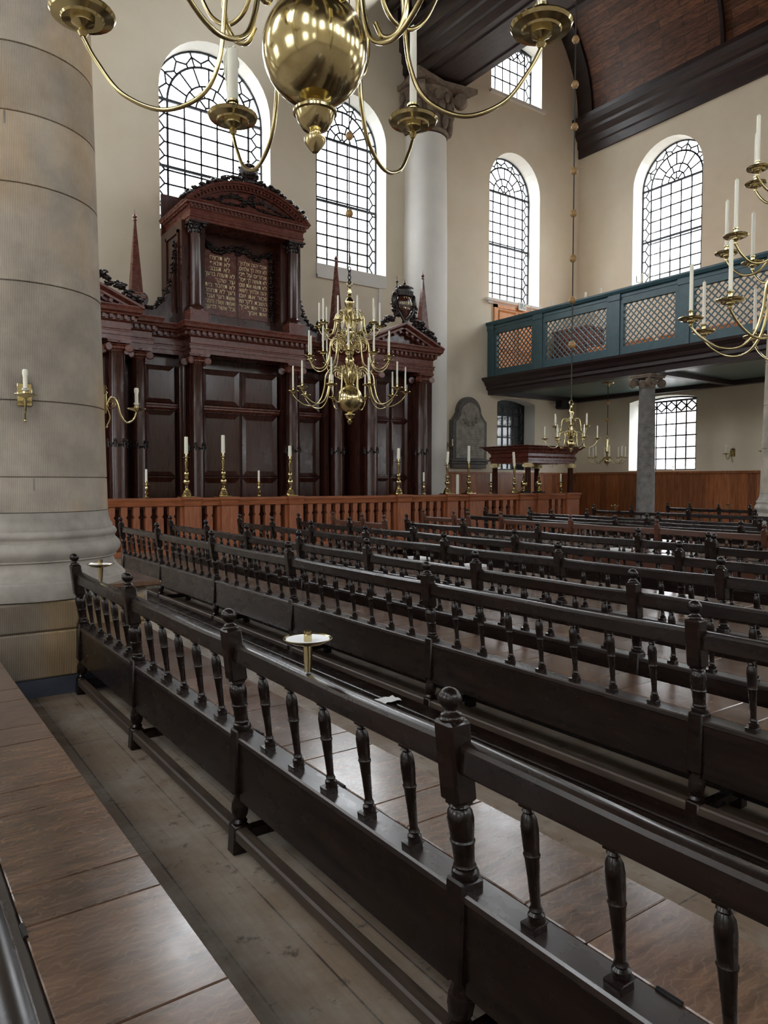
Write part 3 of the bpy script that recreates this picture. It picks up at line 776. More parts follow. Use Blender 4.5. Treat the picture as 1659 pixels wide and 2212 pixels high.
# columns with ionic capitals and a garland
def ionic(b, r, z, y=0, h=.26):
    """capital whose four volutes stand at the corners, spirals on both faces"""
    b.lathe([(r*.96, z-.06), (r*1.04, z-.05), (r*.98, z-.03), (r*1.0, z), (r*1.22, z+h*.38), (r*1.16, z+h*.5)], 24)
    w_ = r*1.42
    for sy in (-1, 1):
        for sx in (-1, 1):
            T = Matrix.Translation((sx*w_, sy*r*1.1, z+h*.28)) @ Matrix.Rotation(sx*sy*.42, 4, 'Z')
            sp = spiral((0, 0), h*.40, h*.07, 1.9, PI/2, 30, sx)
            b.tube([T @ Vector((x*1.0, sy*(.04-.03*i/30), zz)) for i, (x, zz) in enumerate(sp)], [h*.085]*31, 6)
            b.lathe([(h*.36, -.05), (h*.36, .05)], 16, T @ Matrix.Rotation(PI/2, 4, 'X'))
        b.tube([(-w_, sy*r*1.16, z+h*.66), (-w_*.4, sy*r*1.16, z+h*.56), (w_*.4, sy*r*1.16, z+h*.56), (w_, sy*r*1.16, z+h*.66)], h*.07, 6)
        for k in range(-2, 3): b.ball((k*r*.28, sy*r*1.1, z+h*.3), h*.16, 7, 5, None, (.8, .6, 1.1))
        b.ball((0, sy*r*1.24, z+h*.78), h*.2, 7, 5, None, (1, .6, .8))
    a = w_*1.08
    b.prism([(-a, -a), (0, -a*.86), (a, -a), (a*.86, 0), (a, a), (0, a*.86), (-a, a), (-a*.86, 0)], z+h*.72, z+h*.9, 'z')
    b.prism([(-a*1.06, -a*1.06), (0, -a*.92), (a*1.06, -a*1.06), (a*.92, 0), (a*1.06, a*1.06), (0, a*.92), (-a*1.06, a*1.06), (-a*.92, 0)], z+h*.88, z+h, 'z')
    return b
def lower_column(r=.19):
    sh = MB(); sh.lathe([(r*1.35, .3), (r*1.35, .38), (r*1.2, .44), (r*1.06, .5), (r*1.04, .54), (r*1.04, 2.3), (r*1.0, 3.4), (r*.9, 4.6), (r*.96, 4.62)], 32)
    ms = sh.mesh('column', 'mahog', 35)
    cp = ionic(MB(), r*.9, 4.63, 0, .25).mesh('capital', 'mahog_l', 40)
    R = random.Random(4); g = MB(); n = 40
    for k in range(6):
        a0 = 2*PI*k/6; a1 = a0+2*PI/6
        pts = []
        for i in range(8):
            t = i/7; a = a0+(a1-a0)*t; pts.append((r*1.1*math.cos(a), r*1.1*math.sin(a), 2.56-.12*math.sin(PI*t)))
        for p in pts:
            for q in range(2): g.leaf(Vector(p)+Vector((R.uniform(-.02, .02), R.uniform(-.02, .02), R.uniform(-.025, .025))), .028, R)
        g.ball((r*1.1*math.cos(a0), r*1.1*math.sin(a0), 2.57), .04, 7, 5)
        g.tube([(r*1.1*math.cos(a0), r*1.1*math.sin(a0), 2.56), (r*1.09*math.cos(a0), r*1.09*math.sin(a0), 2.4)], [.018, .028], 6)
    return ms, cp, g.mesh('garland', 'carve', 50)
ms, cp, gm = lower_column()
for x, y in ((-1.4, 18.3), (1.4, 18.3), (-2.9, 18.3), (2.9, 18.3), (-3.6, 17.6), (3.6, 17.6), (-5.46, 17.6), (5.46, 17.6)):
    c = put('column', ms, ark, (x, AY(y), 0)); put('capital', cp, c); put('garland', gm, c)
    b = MB(); b.box(-.3, .3, -.3, .3, 0, .3); b.build('pedestal', 'mahog', c)
# entablatures: profile (projection from the frieze face, z) wrapped round a block
ENT = [(0, 4.88), (0, 4.98), (.025, 4.985), (.025, 5.07), (.05, 5.075), (.05, 5.10), (.0, 5.13), (0, 5.28), (.03, 5.30), (.05, 5.32)]
COR = [(.06, 5.32), (.06, 5.42), (.16, 5.43), (.17, 5.47), (.22, 5.5), (.23, 5.56), (.25, 5.62), (.25, 5.64)]
def wrap(b, prof, x0, x1, yf, yb, dz=0, k=1.0):
    """profile swept round the front and both ends of a block"""
    vs = []; fs = []
    n = len(prof)
    for p, z in prof:
        p *= k
        vs += [(x0-p, yb, z+dz), (x0-p, yf-p, z+dz), (x1+p, yf-p, z+dz), (x1+p, yb, z+dz)]
    for i in range(n-1):
        for j in range(3): fs.append((i*4+j, i*4+j+1, (i+1)*4+j+1, (i+1)*4+j))
    fs.append((0, 1, 2, 3)); t = (n-1)*4; fs.append((t, t+1, t+2, t+3))
    b.add(vs, fs); return b
def dentils(b, x0, x1, y, z0, z1, w, gap, d):
    n = max(1, round((x1-x0+gap)/(w+gap))); st = (x1-x0-w)/max(1, n-1)
    for i in range(n): b.box(x0+st*i, x0+st*i+w, y-d, y, z0, z1)
def entab(x0, x1, yf, yb, name='entablature', cor=True, dn=True):
    b = amb(); wrap(b, ENT, x0, x1, AY(yf), AY(yb)); e = aput(b, name, 'mahog_l')
    if cor:
        b = amb(); wrap(b, COR, x0, x1, AY(yf), AY(yb)); aput(b, 'cornice', 'mahog_l', e)
        b = amb(); dentils(b, x0-.05, x1+.05, AY(yf)-.06, 5.335, 5.42, .075, .085, .08)
        for xx, sg in ((x0-.06, -1), (x1+.06, 1)):
            y = AY(yf)
            while y < AY(yb)-.1: b.box(min(xx, xx+sg*.08), max(xx, xx+sg*.08), y, y+.075, 5.335, 5.42); y += .16
        aput(b, 'dentil_moulding', 'mahog_l', e)
    return e
entab(-1.64, 1.64, 18.05, 18.8)
for s in (-1, 1):
    a, c = sorted((s*1.64, s*2.62)); entab(a, c, 18.62, 18.9)
    a, c = sorted((s*2.6, s*3.3)); entab(a, c, 18.12, 18.9)
    a, c = sorted((s*3.32, s*5.74)); e = entab(a, c, 17.38, 18.6)
    # triangular pediment with dentilled rakes
    m = s*4.53; hw = 1.46; z0, z1 = 5.64, 6.26; y0 = AY(17.38)
    b = amb(); b.prism([(m-hw+.1, z0-.08), (m+hw-.1, z0-.08), (m, z1-.1)], y0+.1, y0+1.1, 'y'); p = aput(b, 'pediment', 'mahog_l')
    b = amb(); b.prism([(m-.78, z0+.03), (m+.78, z0+.03), (m, z0+.36)], y0+.06, y0+.12, 'y'); aput(b, 'tympanum', 'mahog', p)
    for t in (-1, 1):
        b = amb()
        ang = math.atan2(z1-z0, hw); L = math.hypot(hw, z1-z0)
        T = Matrix.Translation((m+t*hw, 0, z0)) @ Matrix.Rotation(-(PI-ang) if t > 0 else -ang, 4, 'Y')
        pr2 = [(y0-.27, .0), (y0-.27, -.05), (y0-.2, -.09), (y0-.16, -.11), (y0-.16, -.16), (y0-.03, -.17), (y0-.03, -.24), (y0+.1, -.26), (y0+1.1, -.26), (y0+1.1, 0)]
        pr2 = [(u, v if t < 0 else -v) for u, v in pr2]
        b.prism(pr2, 0, L, 'x', T)
        for k in range(6):
            x = .22+k*(L-.34)/5.6; zz = (-.245, -.165); zz = zz if t < 0 else (.165, .245)
            b.box(x, x+.085, y0-.13, y0-.02, min(zz), max(zz), T)
        aput(b, 'raking_cornice', 'mahog_l', p)
    b = amb()
    for t in (-1, 1):
        foliage(b, [(m+t*.35, y0-.05, z1+.12), (m+t*.7, y0-.05, z1-.08), (m+t*1.05, y0-.05, z1-.22), (m+t*1.42, y0-.05, z0+.1)], 58, .085, .07, 5+t+s)
    aput(b, 'carved_foliage', 'carve', p, 50)
# upper storey: pedestal course, side walls, tablets niche
b = amb(); b.box(-1.72, -1.1, AY(18.4), AY(YE)-.01, 5.6, 8.3); b.box(1.1, 1.72, AY(18.4), AY(YE)-.01, 5.6, 8.3); b.box(-1.2, 1.2, AY(18.86), AY(YE)-.01, 5.6, 8.3); b.box(-1.73, 1.62, AY(19.9), AY(YE)-.01, 8.3, 9.42)
b.box(-2.62, 2.62, AY(18.75), AY(18.95), 5.6, 5.98)
for s in (-1, 1):
    x = s*1.725; b.box(min(x, x+s*.03), max(x, x+s*.03), AY(18.6), AY(18.68), 6.1, 8.1); b.box(min(x, x+s*.03), max(x, x+s*.03), AY(19.5), AY(19.58), 6.1, 8.1); b.box(min(x, x+s*.03), max(x, x+s*.03), AY(18.6), AY(19.58), 8.02, 8.1)
aput(b, 'upper_carcass', 'mahog')
uc = MB(); r = .145
uc.lathe([(r*1.5, 5.98), (r*1.5, 6.02), (r*1.42, 6.05), (r*1.2, 6.07), (r*1.3, 6.1), (r*1.05, 6.13), (r, 6.18), (r, 6.8), (r*.88, 7.93), (r*.94, 7.95)], 28)
ucm = uc.mesh('upper_column', 'mahog', 35)
cc = MB(); cc.lathe([(r*.85, 7.94), (r*.95, 8.0), (r*1.0, 8.1), (r*1.35, 8.2)], 20); R = random.Random(9)
for ring, (z, rr, n) in enumerate(((8.0, r*1.05, 9), (8.09, r*1.15, 9))):
    for i in range(n):
        a = 2*PI*(i+.5*ring)/n; cc.ball((rr*math.cos(a), rr*math.sin(a), z), .045, 6, 5, None, (.8, .8, 1.3))
for i in range(4):
    a = PI/4+PI/2*i; cc.ball((r*1.75*math.cos(a), r*1.75*math.sin(a), 8.15), .055, 8, 6)
h = r*1.75; cc.prism([(-h, -h), (0, -h*.82), (h, -h), (h*.82, 0), (h, h), (0, h*.82), (-h, h), (-h*.82, 0)], 8.18, 8.23, 'z')
ccm = cc.mesh('capital', 'carve', 50)
for s in (-1, 1):
    c = put('upper_column', ucm, ark, (s*1.41, AY(18.25), 0)); put('capital', ccm, c)
    b = MB(); b.cbox(-.25, .25, -.25, .3, 5.64, 5.98, .01); b.build('pedestal', 'mahog_l', c)
UE = [(0, 8.23), (0, 8.3), (.02, 8.31), (.02, 8.36), (.0, 8.38), (0, 8.5), (.03, 8.53), (.04, 8.54)]
UC = [(.04, 8.54), (.05, 8.61), (.12, 8.62), (.13, 8.66), (.16, 8.69), (.16, 8.71)]
b = amb(); wrap(b, UE, -1.62, 1.62, AY(18.05), AY(YE)-.01); e = aput(b, 'upper_entablature', 'mahog_l')
b = amb(); wrap(b, UC, -1.62, 1.62, AY(18.05), AY(YE)-.01); aput(b, 'cornice', 'mahog_l', e)
b = amb(); dentils(b, -1.66, 1.66, AY(18.05)-.05, 8.55, 8.61, .055, .055, .05)
for xx, sg in ((-1.67, -1), (1.67, 1)):
    y = AY(18.05)
    while y < AY(19.9): b.box(min(xx, xx+sg*.05), max(xx, xx+sg*.05), y, y+.055, 8.55, 8.61); y += .11
aput(b, 'dentil_moulding', 'mahog_l', e)
# segmental pediment
hw, rise = 1.78, .72; Rr = (hw*hw+rise*rise)/(2*rise); al = math.asin(hw/Rr); zc = 8.71+rise-Rr
def seg(rad, lo=None):
    a_ = math.acos(min(1, (8.71-zc+(lo or 0))/rad)); return [(rad*math.sin(-a_+2*a_*i/32), zc+rad*math.cos(-a_+2*a_*i/32)) for i in range(33)]
b = amb(); o_ = seg(Rr-.05); b.prism(o_, AY(18.12), AY(YE)-.02, 'y'); sp = aput(b, 'segmental_pediment', 'mahog_l', ark, 30)
def arcband(b, ro, ri, y0, y1):
    O, I = seg(ro), seg(ri); n = 33; vs = []
    for y in (y0, y1): vs += [(u, y, v) for u, v in O]+[(u, y, v) for u, v in I]
    fs = []
    for i in range(n-1):
        fs += [(i, i+1, n+i+1, n+i), (2*n+i, 3*n+i, 3*n+i+1, 2*n+i+1), (n+i, n+i+1, 3*n+i+1, 3*n+i), (i, 2*n+i, 2*n+i+1, i+1)]
    for i in (0, n-1): fs.append((i, n+i, 3*n+i, 2*n+i))
    b.add(vs, fs)
b = amb(); arcband(b, Rr, Rr-.06, AY(17.89), AY(YE)-.02); arcband(b, Rr-.06, Rr-.1, AY(17.94), AY(18.2)); arcband(b, Rr-.1, Rr-.2, AY(18.03), AY(18.2))
aput(b, 'arched_cornice', 'mahog_l', sp, 30)
b = amb()
a_ = al*.9
for i in range(33):
    t = -a_+2*a_*i/32; T = Matrix.Translation((0, 0, zc)) @ Matrix.Rotation(t, 4, 'Y')
    b.box(-.028, .028, AY(17.97), AY(18.04), Rr-.165, Rr-.1, T)
aput(b, 'dentil_moulding', 'mahog_l', sp)
b = amb(); R = random.Random(2)
for s in (-1, 1):
    foliage(b, [(s*.1, AY(18.09), 8.98), (s*.45, AY(18.09), 9.08), (s*.85, AY(18.09), 8.9), (s*1.3, AY(18.09), 8.82)], 46, .06, .04, 31+s)
    foliage(b, [(s*.05, AY(18.09), 8.95), (s*.4, AY(18.09), 8.86), (s*.8, AY(18.09), 8.82)], 30, .04, .035, 41+s)
    for k in range(9):
        x = s*(.3+k*.06); b.tube([(x, AY(18.08), 9.16-.02*k), (x+s*.05, AY(18.07), 9.1-.02*k), (x+s*.05, AY(18.08), 9.02-.015*k)], .011, 5)
foliage(b, [(-.12, AY(18.08), 8.9), (0, AY(18.07), 9.0), (.12, AY(18.08), 9.15)], 30, .06, .045, 51)
aput(b, 'tympanum_carving', 'carve', sp, 50)
b = amb(); top = [(Rr*math.sin(t), zc+Rr*math.cos(t)) for t in [-al+2*al*i/20 for i in range(21)]]
for i, (u, v) in enumerate(top[:-1]):
    R2 = random.Random(60+i)
    bump_ = .05+.09*max(0, 1-abs(u)/1.1)
    for k in range(8): b.leaf((u+R2.uniform(-.09, .09), AY(17.98)+R2.uniform(-.06, .1), v+bump_*R2.uniform(.2, 1.6)), .075, R2)
aput(b, 'cresting', 'carve', sp, 50)
cz = 8.71+rise
b = amb(); b.lathe([(.2, cz+.02), (.22, cz+.06), (.2, cz+.12), (.24, cz+.14), (.24, cz+.2), (.22, cz+.22), (.27, cz+.34), (.25, cz+.46), (.15, cz+.54), (.05, cz+.57), (.03, cz+.6), (.05, cz+.64), (.01, cz+.7)], 20, Matrix.Translation((0, AY(18.1), 0)))
for k in range(10):
    a = 2*PI*k/10; b.ball((.25*math.cos(a), AY(18.1)+.25*math.sin(a), cz+.24), .04, 6, 5); b.ball((.26*math.cos(a), AY(18.1)+.26*math.sin(a), cz+.42), .035, 6, 5)
aput(b, 'crown', 'carve', sp, 50)
# the two tablets
def text_mesh(body, size, name, mat, depth=.004):
    cu = bpy.data.curves.new(name, 'FONT'); cu.body = body; cu.size = size; cu.extrude = depth; cu.resolution_u = 3; cu.offset = -.0015; cu.align_x = 'RIGHT'
    o = bpy.data.objects.new(name, cu); COL.objects.link(o); bpy.context.view_layer.update()
    dg = bpy.context.evaluated_depsgraph_get(); me = bpy.data.meshes.new_from_object(o.evaluated_get(dg)); bpy.data.objects.remove(o)
    me.materials.clear(); me.materials.append(M[mat]); me.name = name; return me
def text_width(me):
    xs = [v.co.x for v in me.vertices]; return (min(xs), max(xs)) if xs else (0, 0)
RT = ['אנכי יהוה אלהיך', 'לא יהיה לך אלהים', 'אחרים על פני', 'לא תעשה לך פסל', 'לא תשא את שם', 'יהוה אלהיך לשוא', 'זכור את יום', 'השבת לקדשו', 'כבד את אביך', 'ואת אמך']
LT = ['לא תרצח', 'לא תנאף', 'לא תגנב', 'לא תענה ברעך', 'עד שקר', 'לא תחמד בית', 'רעך לא תחמד', 'אשת רעך ועבדו', 'ואמתו ושורו וחמרו', 'וכל אשר לרעך']
for x0, x1, lines, short in ((.0, .92, RT, (9,)), (-1.0, -.04, LT, (0, 1, 2, 4))):
    yt = AY(18.83); b = amb(); b.cbox(x0+.01, x1, yt, yt+.04, 6.09, 7.86, .008); tb = aput(b, 'tablet', 'mahog_l')
    W_ = x1-x0-.1
    for i, t in enumerate(lines):
        me = text_mesh(t[::-1], .165, 'lettering', 'gold'); a, c = text_width(me)
        full = .66 if (i in short and i != 9) else (.72 if i in short else 1)
        k = W_*full/max(.01, c-a)
        for v in me.vertices: v.co.x = (v.co.x-c)*k
        dx = -.14 if (lines is LT and i in (0, 1, 2)) else 0
        o = put('lettering', me, tb, (x1-.05+dx, yt-.006, 7.55-i*.146+(0 if lines is RT else .02))); o.rotation_euler = (PI/2, 0, 0)
b = amb()
for s in (-1, 1):
    foliage(b, [(s*.02, AY(18.78), 7.98), (s*.25, AY(18.78), 7.92), (s*.5, AY(18.78), 7.8), (s*.8, AY(18.78), 7.88), (s*.98, AY(18.78), 8.0)], 95, .07, .05, 70+s)
    foliage(b, [(s*.02, AY(18.78), 8.0), (s*.05, AY(18.78), 7.8)], 14, .04, .04, 75+s)
foliage(b, [(1.0, AY(18.8), 7.9), (1.0, AY(18.8), 7.2), (1.0, AY(18.8), 6.6), (1.02, AY(18.8), 6.15)], 110, .05, .045, 81)
foliage(b, [(-1.06, AY(18.8), 7.9), (-1.06, AY(18.8), 7.2), (-1.06, AY(18.8), 6.3)], 70, .03, .035, 82)
aput(b, 'tablet_garland', 'carve', ark, 50)
b = amb(); b.box(-1.1, 1.06, AY(18.84), AY(18.87), 5.98, 8.05); aput(b, 'tablet_backing', 'mahog')
# concave side scrolls, obelisks, crowned shield
for s in (-1, 1):
    P = [(s*(1.74+.86*(1-math.cos(PI/2*t))), 5.98+1.85*(1-math.sin(PI/2*t))**1.15) for t in [i/14 for i in range(15)]]
    b = amb(); b.prism(P+[(s*1.74, 5.98)], AY(18.8), AY(18.92), 'y'); sc = aput(b, 'side_scroll', 'mahog')
    b = amb(); foliage(b, [(u+s*.03, AY(18.8), v+.04) for u, v in P[::2]], 90, .05, .05, 90+s)
    b.lathe([(.03, -.1), (.17, -.09), (.19, 0), (.17, .09), (.03, .1)], 18, Matrix.Translation((s*2.66, AY(18.8), 6.22)) @ Matrix.Rotation(PI/2, 4, 'X'))
    aput(b, 'scroll_garland', 'carve', sc, 50)
    for x, y, zt in ((s*2.9, 18.4, 8.24), (s*5.62, 17.75, 8.03)):
        b = amb(); y = AY(y); b.cbox(x-.16, x+.16, y-.16, y+.16, 5.6, 6.02, .01)
        ob = aput(b, 'obelisk', 'mahog_l')
        b = amb(); b.cbox(x-.2, x+.2, y-.2, y+.2, 6.1, 6.2, .01); b.cbox(x-.16, x+.16, y-.16, y+.16, 6.2, 6.27, .02)
        for q in (-1, 1):
            for q2 in (-1, 1): b.ball((x+q*.13, y+q2*.13, 6.06), .045, 8, 6)
        z0 = 6.27
        vs = [(x-.14, y-.14, z0), (x+.14, y-.14, z0), (x+.14, y+.14, z0), (x-.14, y+.14, z0)]; k = .022
        vs += [(x-k, y-k, zt-.22), (x+k, y-k, zt-.22), (x+k, y+k, zt-.22), (x-k, y+k, zt-.22)]
        b.add(vs, [(0, 1, 2, 3), (4, 5, 6, 7), (0, 1, 5, 4), (1, 2, 6, 5), (2, 3, 7, 6), (3, 0, 4, 7)])
        b.lathe([(.02, zt-.22), (.05, zt-.215), (.05, zt-.2), (.02, zt-.19), (.02, zt-.16)], 12, Matrix.Translation((x, y, 0))); b.ball((x, y, zt-.12), .05, 10, 8); b.lathe([(.03, zt-.08), (.006, zt-.04), (.004, zt+.06)], 8, Matrix.Translation((x, y, 0)))
        aput(b, 'spire', 'mahog_l', ob)
    m = s*4.6; y = AY(17.32)
    b = amb(); b.lathe([(.02, 6.38), (.14, 6.5), (.24, 6.68), (.27, 6.86), (.24, 7.02), (.1, 7.1), (.02, 7.11)], 28, Matrix.Translation((m, y, 0)) @ Matrix.Diagonal((1, .5, 1, 1)))
    sh = aput(b, 'shield', 'mahog', ark, 60)
    b = amb(); b.lathe([(.26, 7.04), (.28, 7.08), (.27, 7.12), (.30, 7.16), (.29, 7.26), (.2, 7.34), (.06, 7.38), (.03, 7.4), (.05, 7.43), (.02, 7.46), (.008, 7.54)], 24, Matrix.Translation((m, y, 0)) @ Matrix.Diagonal((1, .7, 1, 1)))
    for k in range(16):
        a = 2*PI*k/16; b.ball((m+.28*math.cos(a), y+.2*math.sin(a), 7.1), .022, 6, 4); b.ball((m+.27*math.cos(a), y+.19*math.sin(a), 7.29), .026, 6, 4)
    aput(b, 'crown', 'carve', sh, 50)
    b = amb()
    for t in (-1, 1):
        b.ball((m+t*.36, y+.02, 6.93), .17, 10, 8, None, (.55, .4, 1.25))
        foliage(b, [(m+t*.38, y, 6.78), (m+t*.34, y, 6.6), (m+t*.3, y, 6.45), (m+t*.55, y, 6.3), (m+t*.68, y, 6.3)], 62, .075, .055, 100+t)
        b.tube(cat_rom([(m+t*.34, y, 6.75), (m+t*.24, y-.06, 6.55), (m+t*.1, y-.04, 6.4), (m+t*.02, y-.02, 6.28)]), .04, 6)
    b.lathe([(.05, 6.24), (.08, 6.3), (.05, 6.4), (.03, 6.42)], 10, Matrix.Translation((m, y, 0)))
    b.tube([(m-.33, y-.05, 6.5), (m-.31, y-.05, 7.4)], .014, 6); b.ball((m-.31, y-.05, 7.42), .04, 8, 6); b.tube([(m-.31, y-.05, 7.44), (m-.31, y-.05, 7.58)], .008, 5)
    aput(b, 'supporters', 'carve', sh, 50)
    for i, (t, z, wd) in enumerate((('זכרו', 6.96, .22), ('תורת משה', 6.79, .44), ('עבדי', 6.66, .24))):
        me = text_mesh(t[::-1], .13 if i == 1 else .09, 'lettering', 'gold'); a, c = text_width(me); k = wd/max(.01, c-a)
        for v in me.vertices:
            x = (v.co.x-(a+c)/2)*k; v.co.x = x; rr = {0: .256, 1: .265, 2: .235}[i]
            v.co.z += -.5*(rr-math.sqrt(max(0, rr*rr-x*x)))
        o = put('lettering', me, sh, (m, y-.5*{0: .262, 1: .272, 2: .24}[i]-.006, z)); o.rotation_euler = (PI/2, 0, 0)

# raised floor of the ark enclosure
b = MB(); b.box(2.2, 16.5, 16.5, 17.25, 0, .34); pf = tag(b.build('platform', 'wains'), 'low wooden platform behind the altar rail under the ark', 'platform', None, 'thing')
b = MB(); b.box(2.4, 16.4, 16.52, 16.58, .345, 1.02)
for k in range(9): panel(b, 2.5+k*1.54, 3.95+k*1.54, .4, .98, 16.51, .1)
tag(b.build('panel_screen', 'mahog'), 'dark panelled screen standing behind the altar rail balusters', 'screen')

# ------------------------------------------------------------------ altar rail
YR = 15.5
rail = thing('altar_rail', 'warm reddish oak altar rail with flat balusters in front of the ark', 'balustrade', (0, YR, 0))
NEW = [(2.2, 2.55), (5.60, 5.95), (6.46, 6.83), (8.17, 8.52), (11.39, 11.81), (13.10, 13.49), (13.93, 14.5), (15.95, 16.46), (16.72, 17.2), (18.05, 18.63)]
def nb(x0, x1):
    b = MB(); b.cbox(x0, x1, -.05, .3, 0, 1.05, .01); b.cbox(x0-.07, x0+.0, .04, .26, 0, 1.05, .004); b.cbox(x1, x1+.07, .04, .26, 0, 1.05, .004)
    b.cbox(x0-.02, x1+.02, -.07, .32, 0, .12, .01); return b
for x0, x1 in NEW:
    n = nb(x0, x1).build('newel', 'oak', rail)
    b = MB(); wrap(b, [(0, 1.05), (.012, 1.07), (.02, 1.16), (.035, 1.19), (.05, 1.21), (.05, 1.255)], x0, x1, -.05, .3); b.build('newel_cap', 'oak_h', n)
bal = MB(); bal.cbox(-.068, .068, 0, .12, .12, .3, .008)
bal.add([(-.06, .01, .3), (.06, .01, .3), (.06, .11, .3), (-.06, .11, .3)], [])
bal.prism([(-.064, .3), (.064, .3), (.07, .34), (.07, .78), (.055, .815), (.038, .82), (.038, .842), (.05, .85), (.068, .89), (.068, 1.06), (-.068, 1.06), (-.068, .89), (-.05, .85), (-.038, .842), (-.038, .82), (-.055, .815), (-.07, .78), (-.07, .34)], .0, .12, 'y')
balm = bal.mesh('baluster', 'oak')
for (a0, a1), (c0, c1) in zip(NEW, NEW[1:]):
    L = c0-a1; n = max(1, round(L/.265)-1)
    for i in range(n): put('baluster', balm, rail, (a1+L*(i+1)/(n+1), 0.03, 0))
    b = MB(); b.prism([(.0, 1.06), (-.01, 1.07), (-.02, 1.15), (-.035, 1.18), (-.04, 1.2), (-.04, 1.24), (.26, 1.24), (.26, 1.06)], a1+.012, c0-.012, 'x'); b.build('handrail', 'oak_h', rail)
    b = MB(); b.cbox(a1+.07, c0-.07, .01, .17, .0, .12, .006); b.build('bottom_rail', 'oak', rail)
# canopied pew at the end of the rail
cp_ = thing('canopied_pew', 'dark wooden canopy on four columns with gilded capitals behind the altar rail', 'canopy', (17.95, 16.85, 0))
b = MB(); PX, PY = 1.0, .74
prof = [(0, 2.2), (0, 2.28), (.03, 2.29), (.03, 2.36), (.05, 2.38), (0, 2.42), (0, 2.5), (.06, 2.56), (.07, 2.6), (.16, 2.66), (.18, 2.7), (.27, 2.735), (.27, 2.75)]
n = len(prof); vs = []; fs = []
for p, z in prof: vs += [(-PX-.1-p, -PY-.1-p, z), (PX+.1+p, -PY-.1-p, z), (PX+.1+p, PY+.1+p, z), (-PX-.1-p, PY+.1+p, z)]
for i in range(n-1):
    for k in range(4): fs.append((i*4+k, i*4+(k+1) % 4, (i+1)*4+(k+1) % 4, (i+1)*4+k))
fs += [(0, 1, 2, 3), ((n-1)*4, (n-1)*4+1, (n-1)*4+2, (n-1)*4+3)]; b.add(vs, fs); b.build('canopy_top', 'mahog_l', cp_)
pm = MB(); pm.lathe([(.13, .35), (.13, .45), (.1, .5), (.1, 1.2), (.088, 2.04), (.1, 2.06)], 20); pm = pm.mesh('post', 'mahog', 35)
cm = MB(); cm.lathe([(.09, 2.05), (.12, 2.08), (.1, 2.1), (.13, 2.16), (.15, 2.2)], 16)
for i in range(4):
    for k in range(2): cm.lathe([(.045, -.03), (.045, .03)], 10, Matrix.Rotation(PI/4+i*PI/2, 4, 'Z') @ Matrix.Translation((.14, 0, 2.12)) @ Matrix.Rotation(PI/2, 4, 'X'))
cm = cm.mesh('capital', 'gold', 40)
for x in (-PX, PX):
    for y in (-PY, PY):
        p = put('post', pm, cp_, (x, y, 0)); put('capital', cm, p)
b = MB(); b.box(-1.2, 1.2, -.9, .95, 0, .348); b.build('base', 'mahog', cp_)
b = MB(); b.box(-.85, .85, -.6, .7, .35, .5); b.cbox(-.85, .85, .2, .6, .5, .85, .01); b.build('bench_seat', 'mahog', cp_)

# ------------------------------------------------------------------ gallery on the right wall
XG = 18.87
gal = thing('gallery', 'teal lattice-fronted gallery over dark moulded cornice along the right wall', 'gallery', (XG, 20, 0))
GY = lambda y: y-20
YEND = 2.0
b = MB()
prof = [(XG+.25, 4.83), (XG+.0, 4.83), (XG-.02, 4.98), (XG-.1, 5.02), (XG-.1, 5.12), (XG-.16, 5.16), (XG-.2, 5.26), (XG-.32, 5.36), (XG-.34, 5.43), (XG+.2, 5.46)]
b.prism([(u-XG, v) for u, v in prof], GY(YEND), GY(19.985), 'y'); b.build('cornice', 'ceil_dark', gal)
b = MB(); b.box(.2, XR-XG-.02, GY(YEND), GY(19.98), 4.99, 5.05); b.build('soffit', 'soffit', gal)
b = MB(); b.box(.2, XR-XG-.02, GY(YEND), GY(19.98), 5.34, 5.44); b.build('gallery_floor', 'pine', gal)
for y in (19.85, 13.3, 6.8):
    b = MB(); b.box(.22, XR-XG-.3, GY(y)-.13, GY(y)+.13, 4.84, 5.0); b.build('soffit_beam', 'ceil_dark', gal)
b = MB(); b.box(XR-XG-.3, XR-XG-.02, GY(YEND), GY(19.98), 4.84, 5.0); b.box(.2, .42, GY(YEND), GY(19.98), 4.84, 5.0); b.build('soffit_beam', 'ceil_dark', gal)
POSTS = [(19.98, 19.66), (17.68, 17.30), (14.56, 14.16), (12.18, 11.84), (9.4, 9.06), (6.9, 6.56), (4.4, 4.06)]
for i, (ya, yb_) in enumerate(POSTS):
    b = MB(); b.cbox(-.05, .12, GY(yb_), GY(ya), 5.45, 7.36, .008); b.cbox(-.08, .14, GY(yb_)-.03, min(GY(ya)+.03, -.012), 7.16, 7.36, .008); b.build('parapet_post', 'teal', gal)
b = MB(); b.prism([(-.14, 7.42), (-.1, 7.34), (.16, 7.34), (.2, 7.42), (.2, 7.47), (-.14, 7.47)], GY(YEND), -.012, 'y'); b.build('parapet_cap', 'teal', gal)
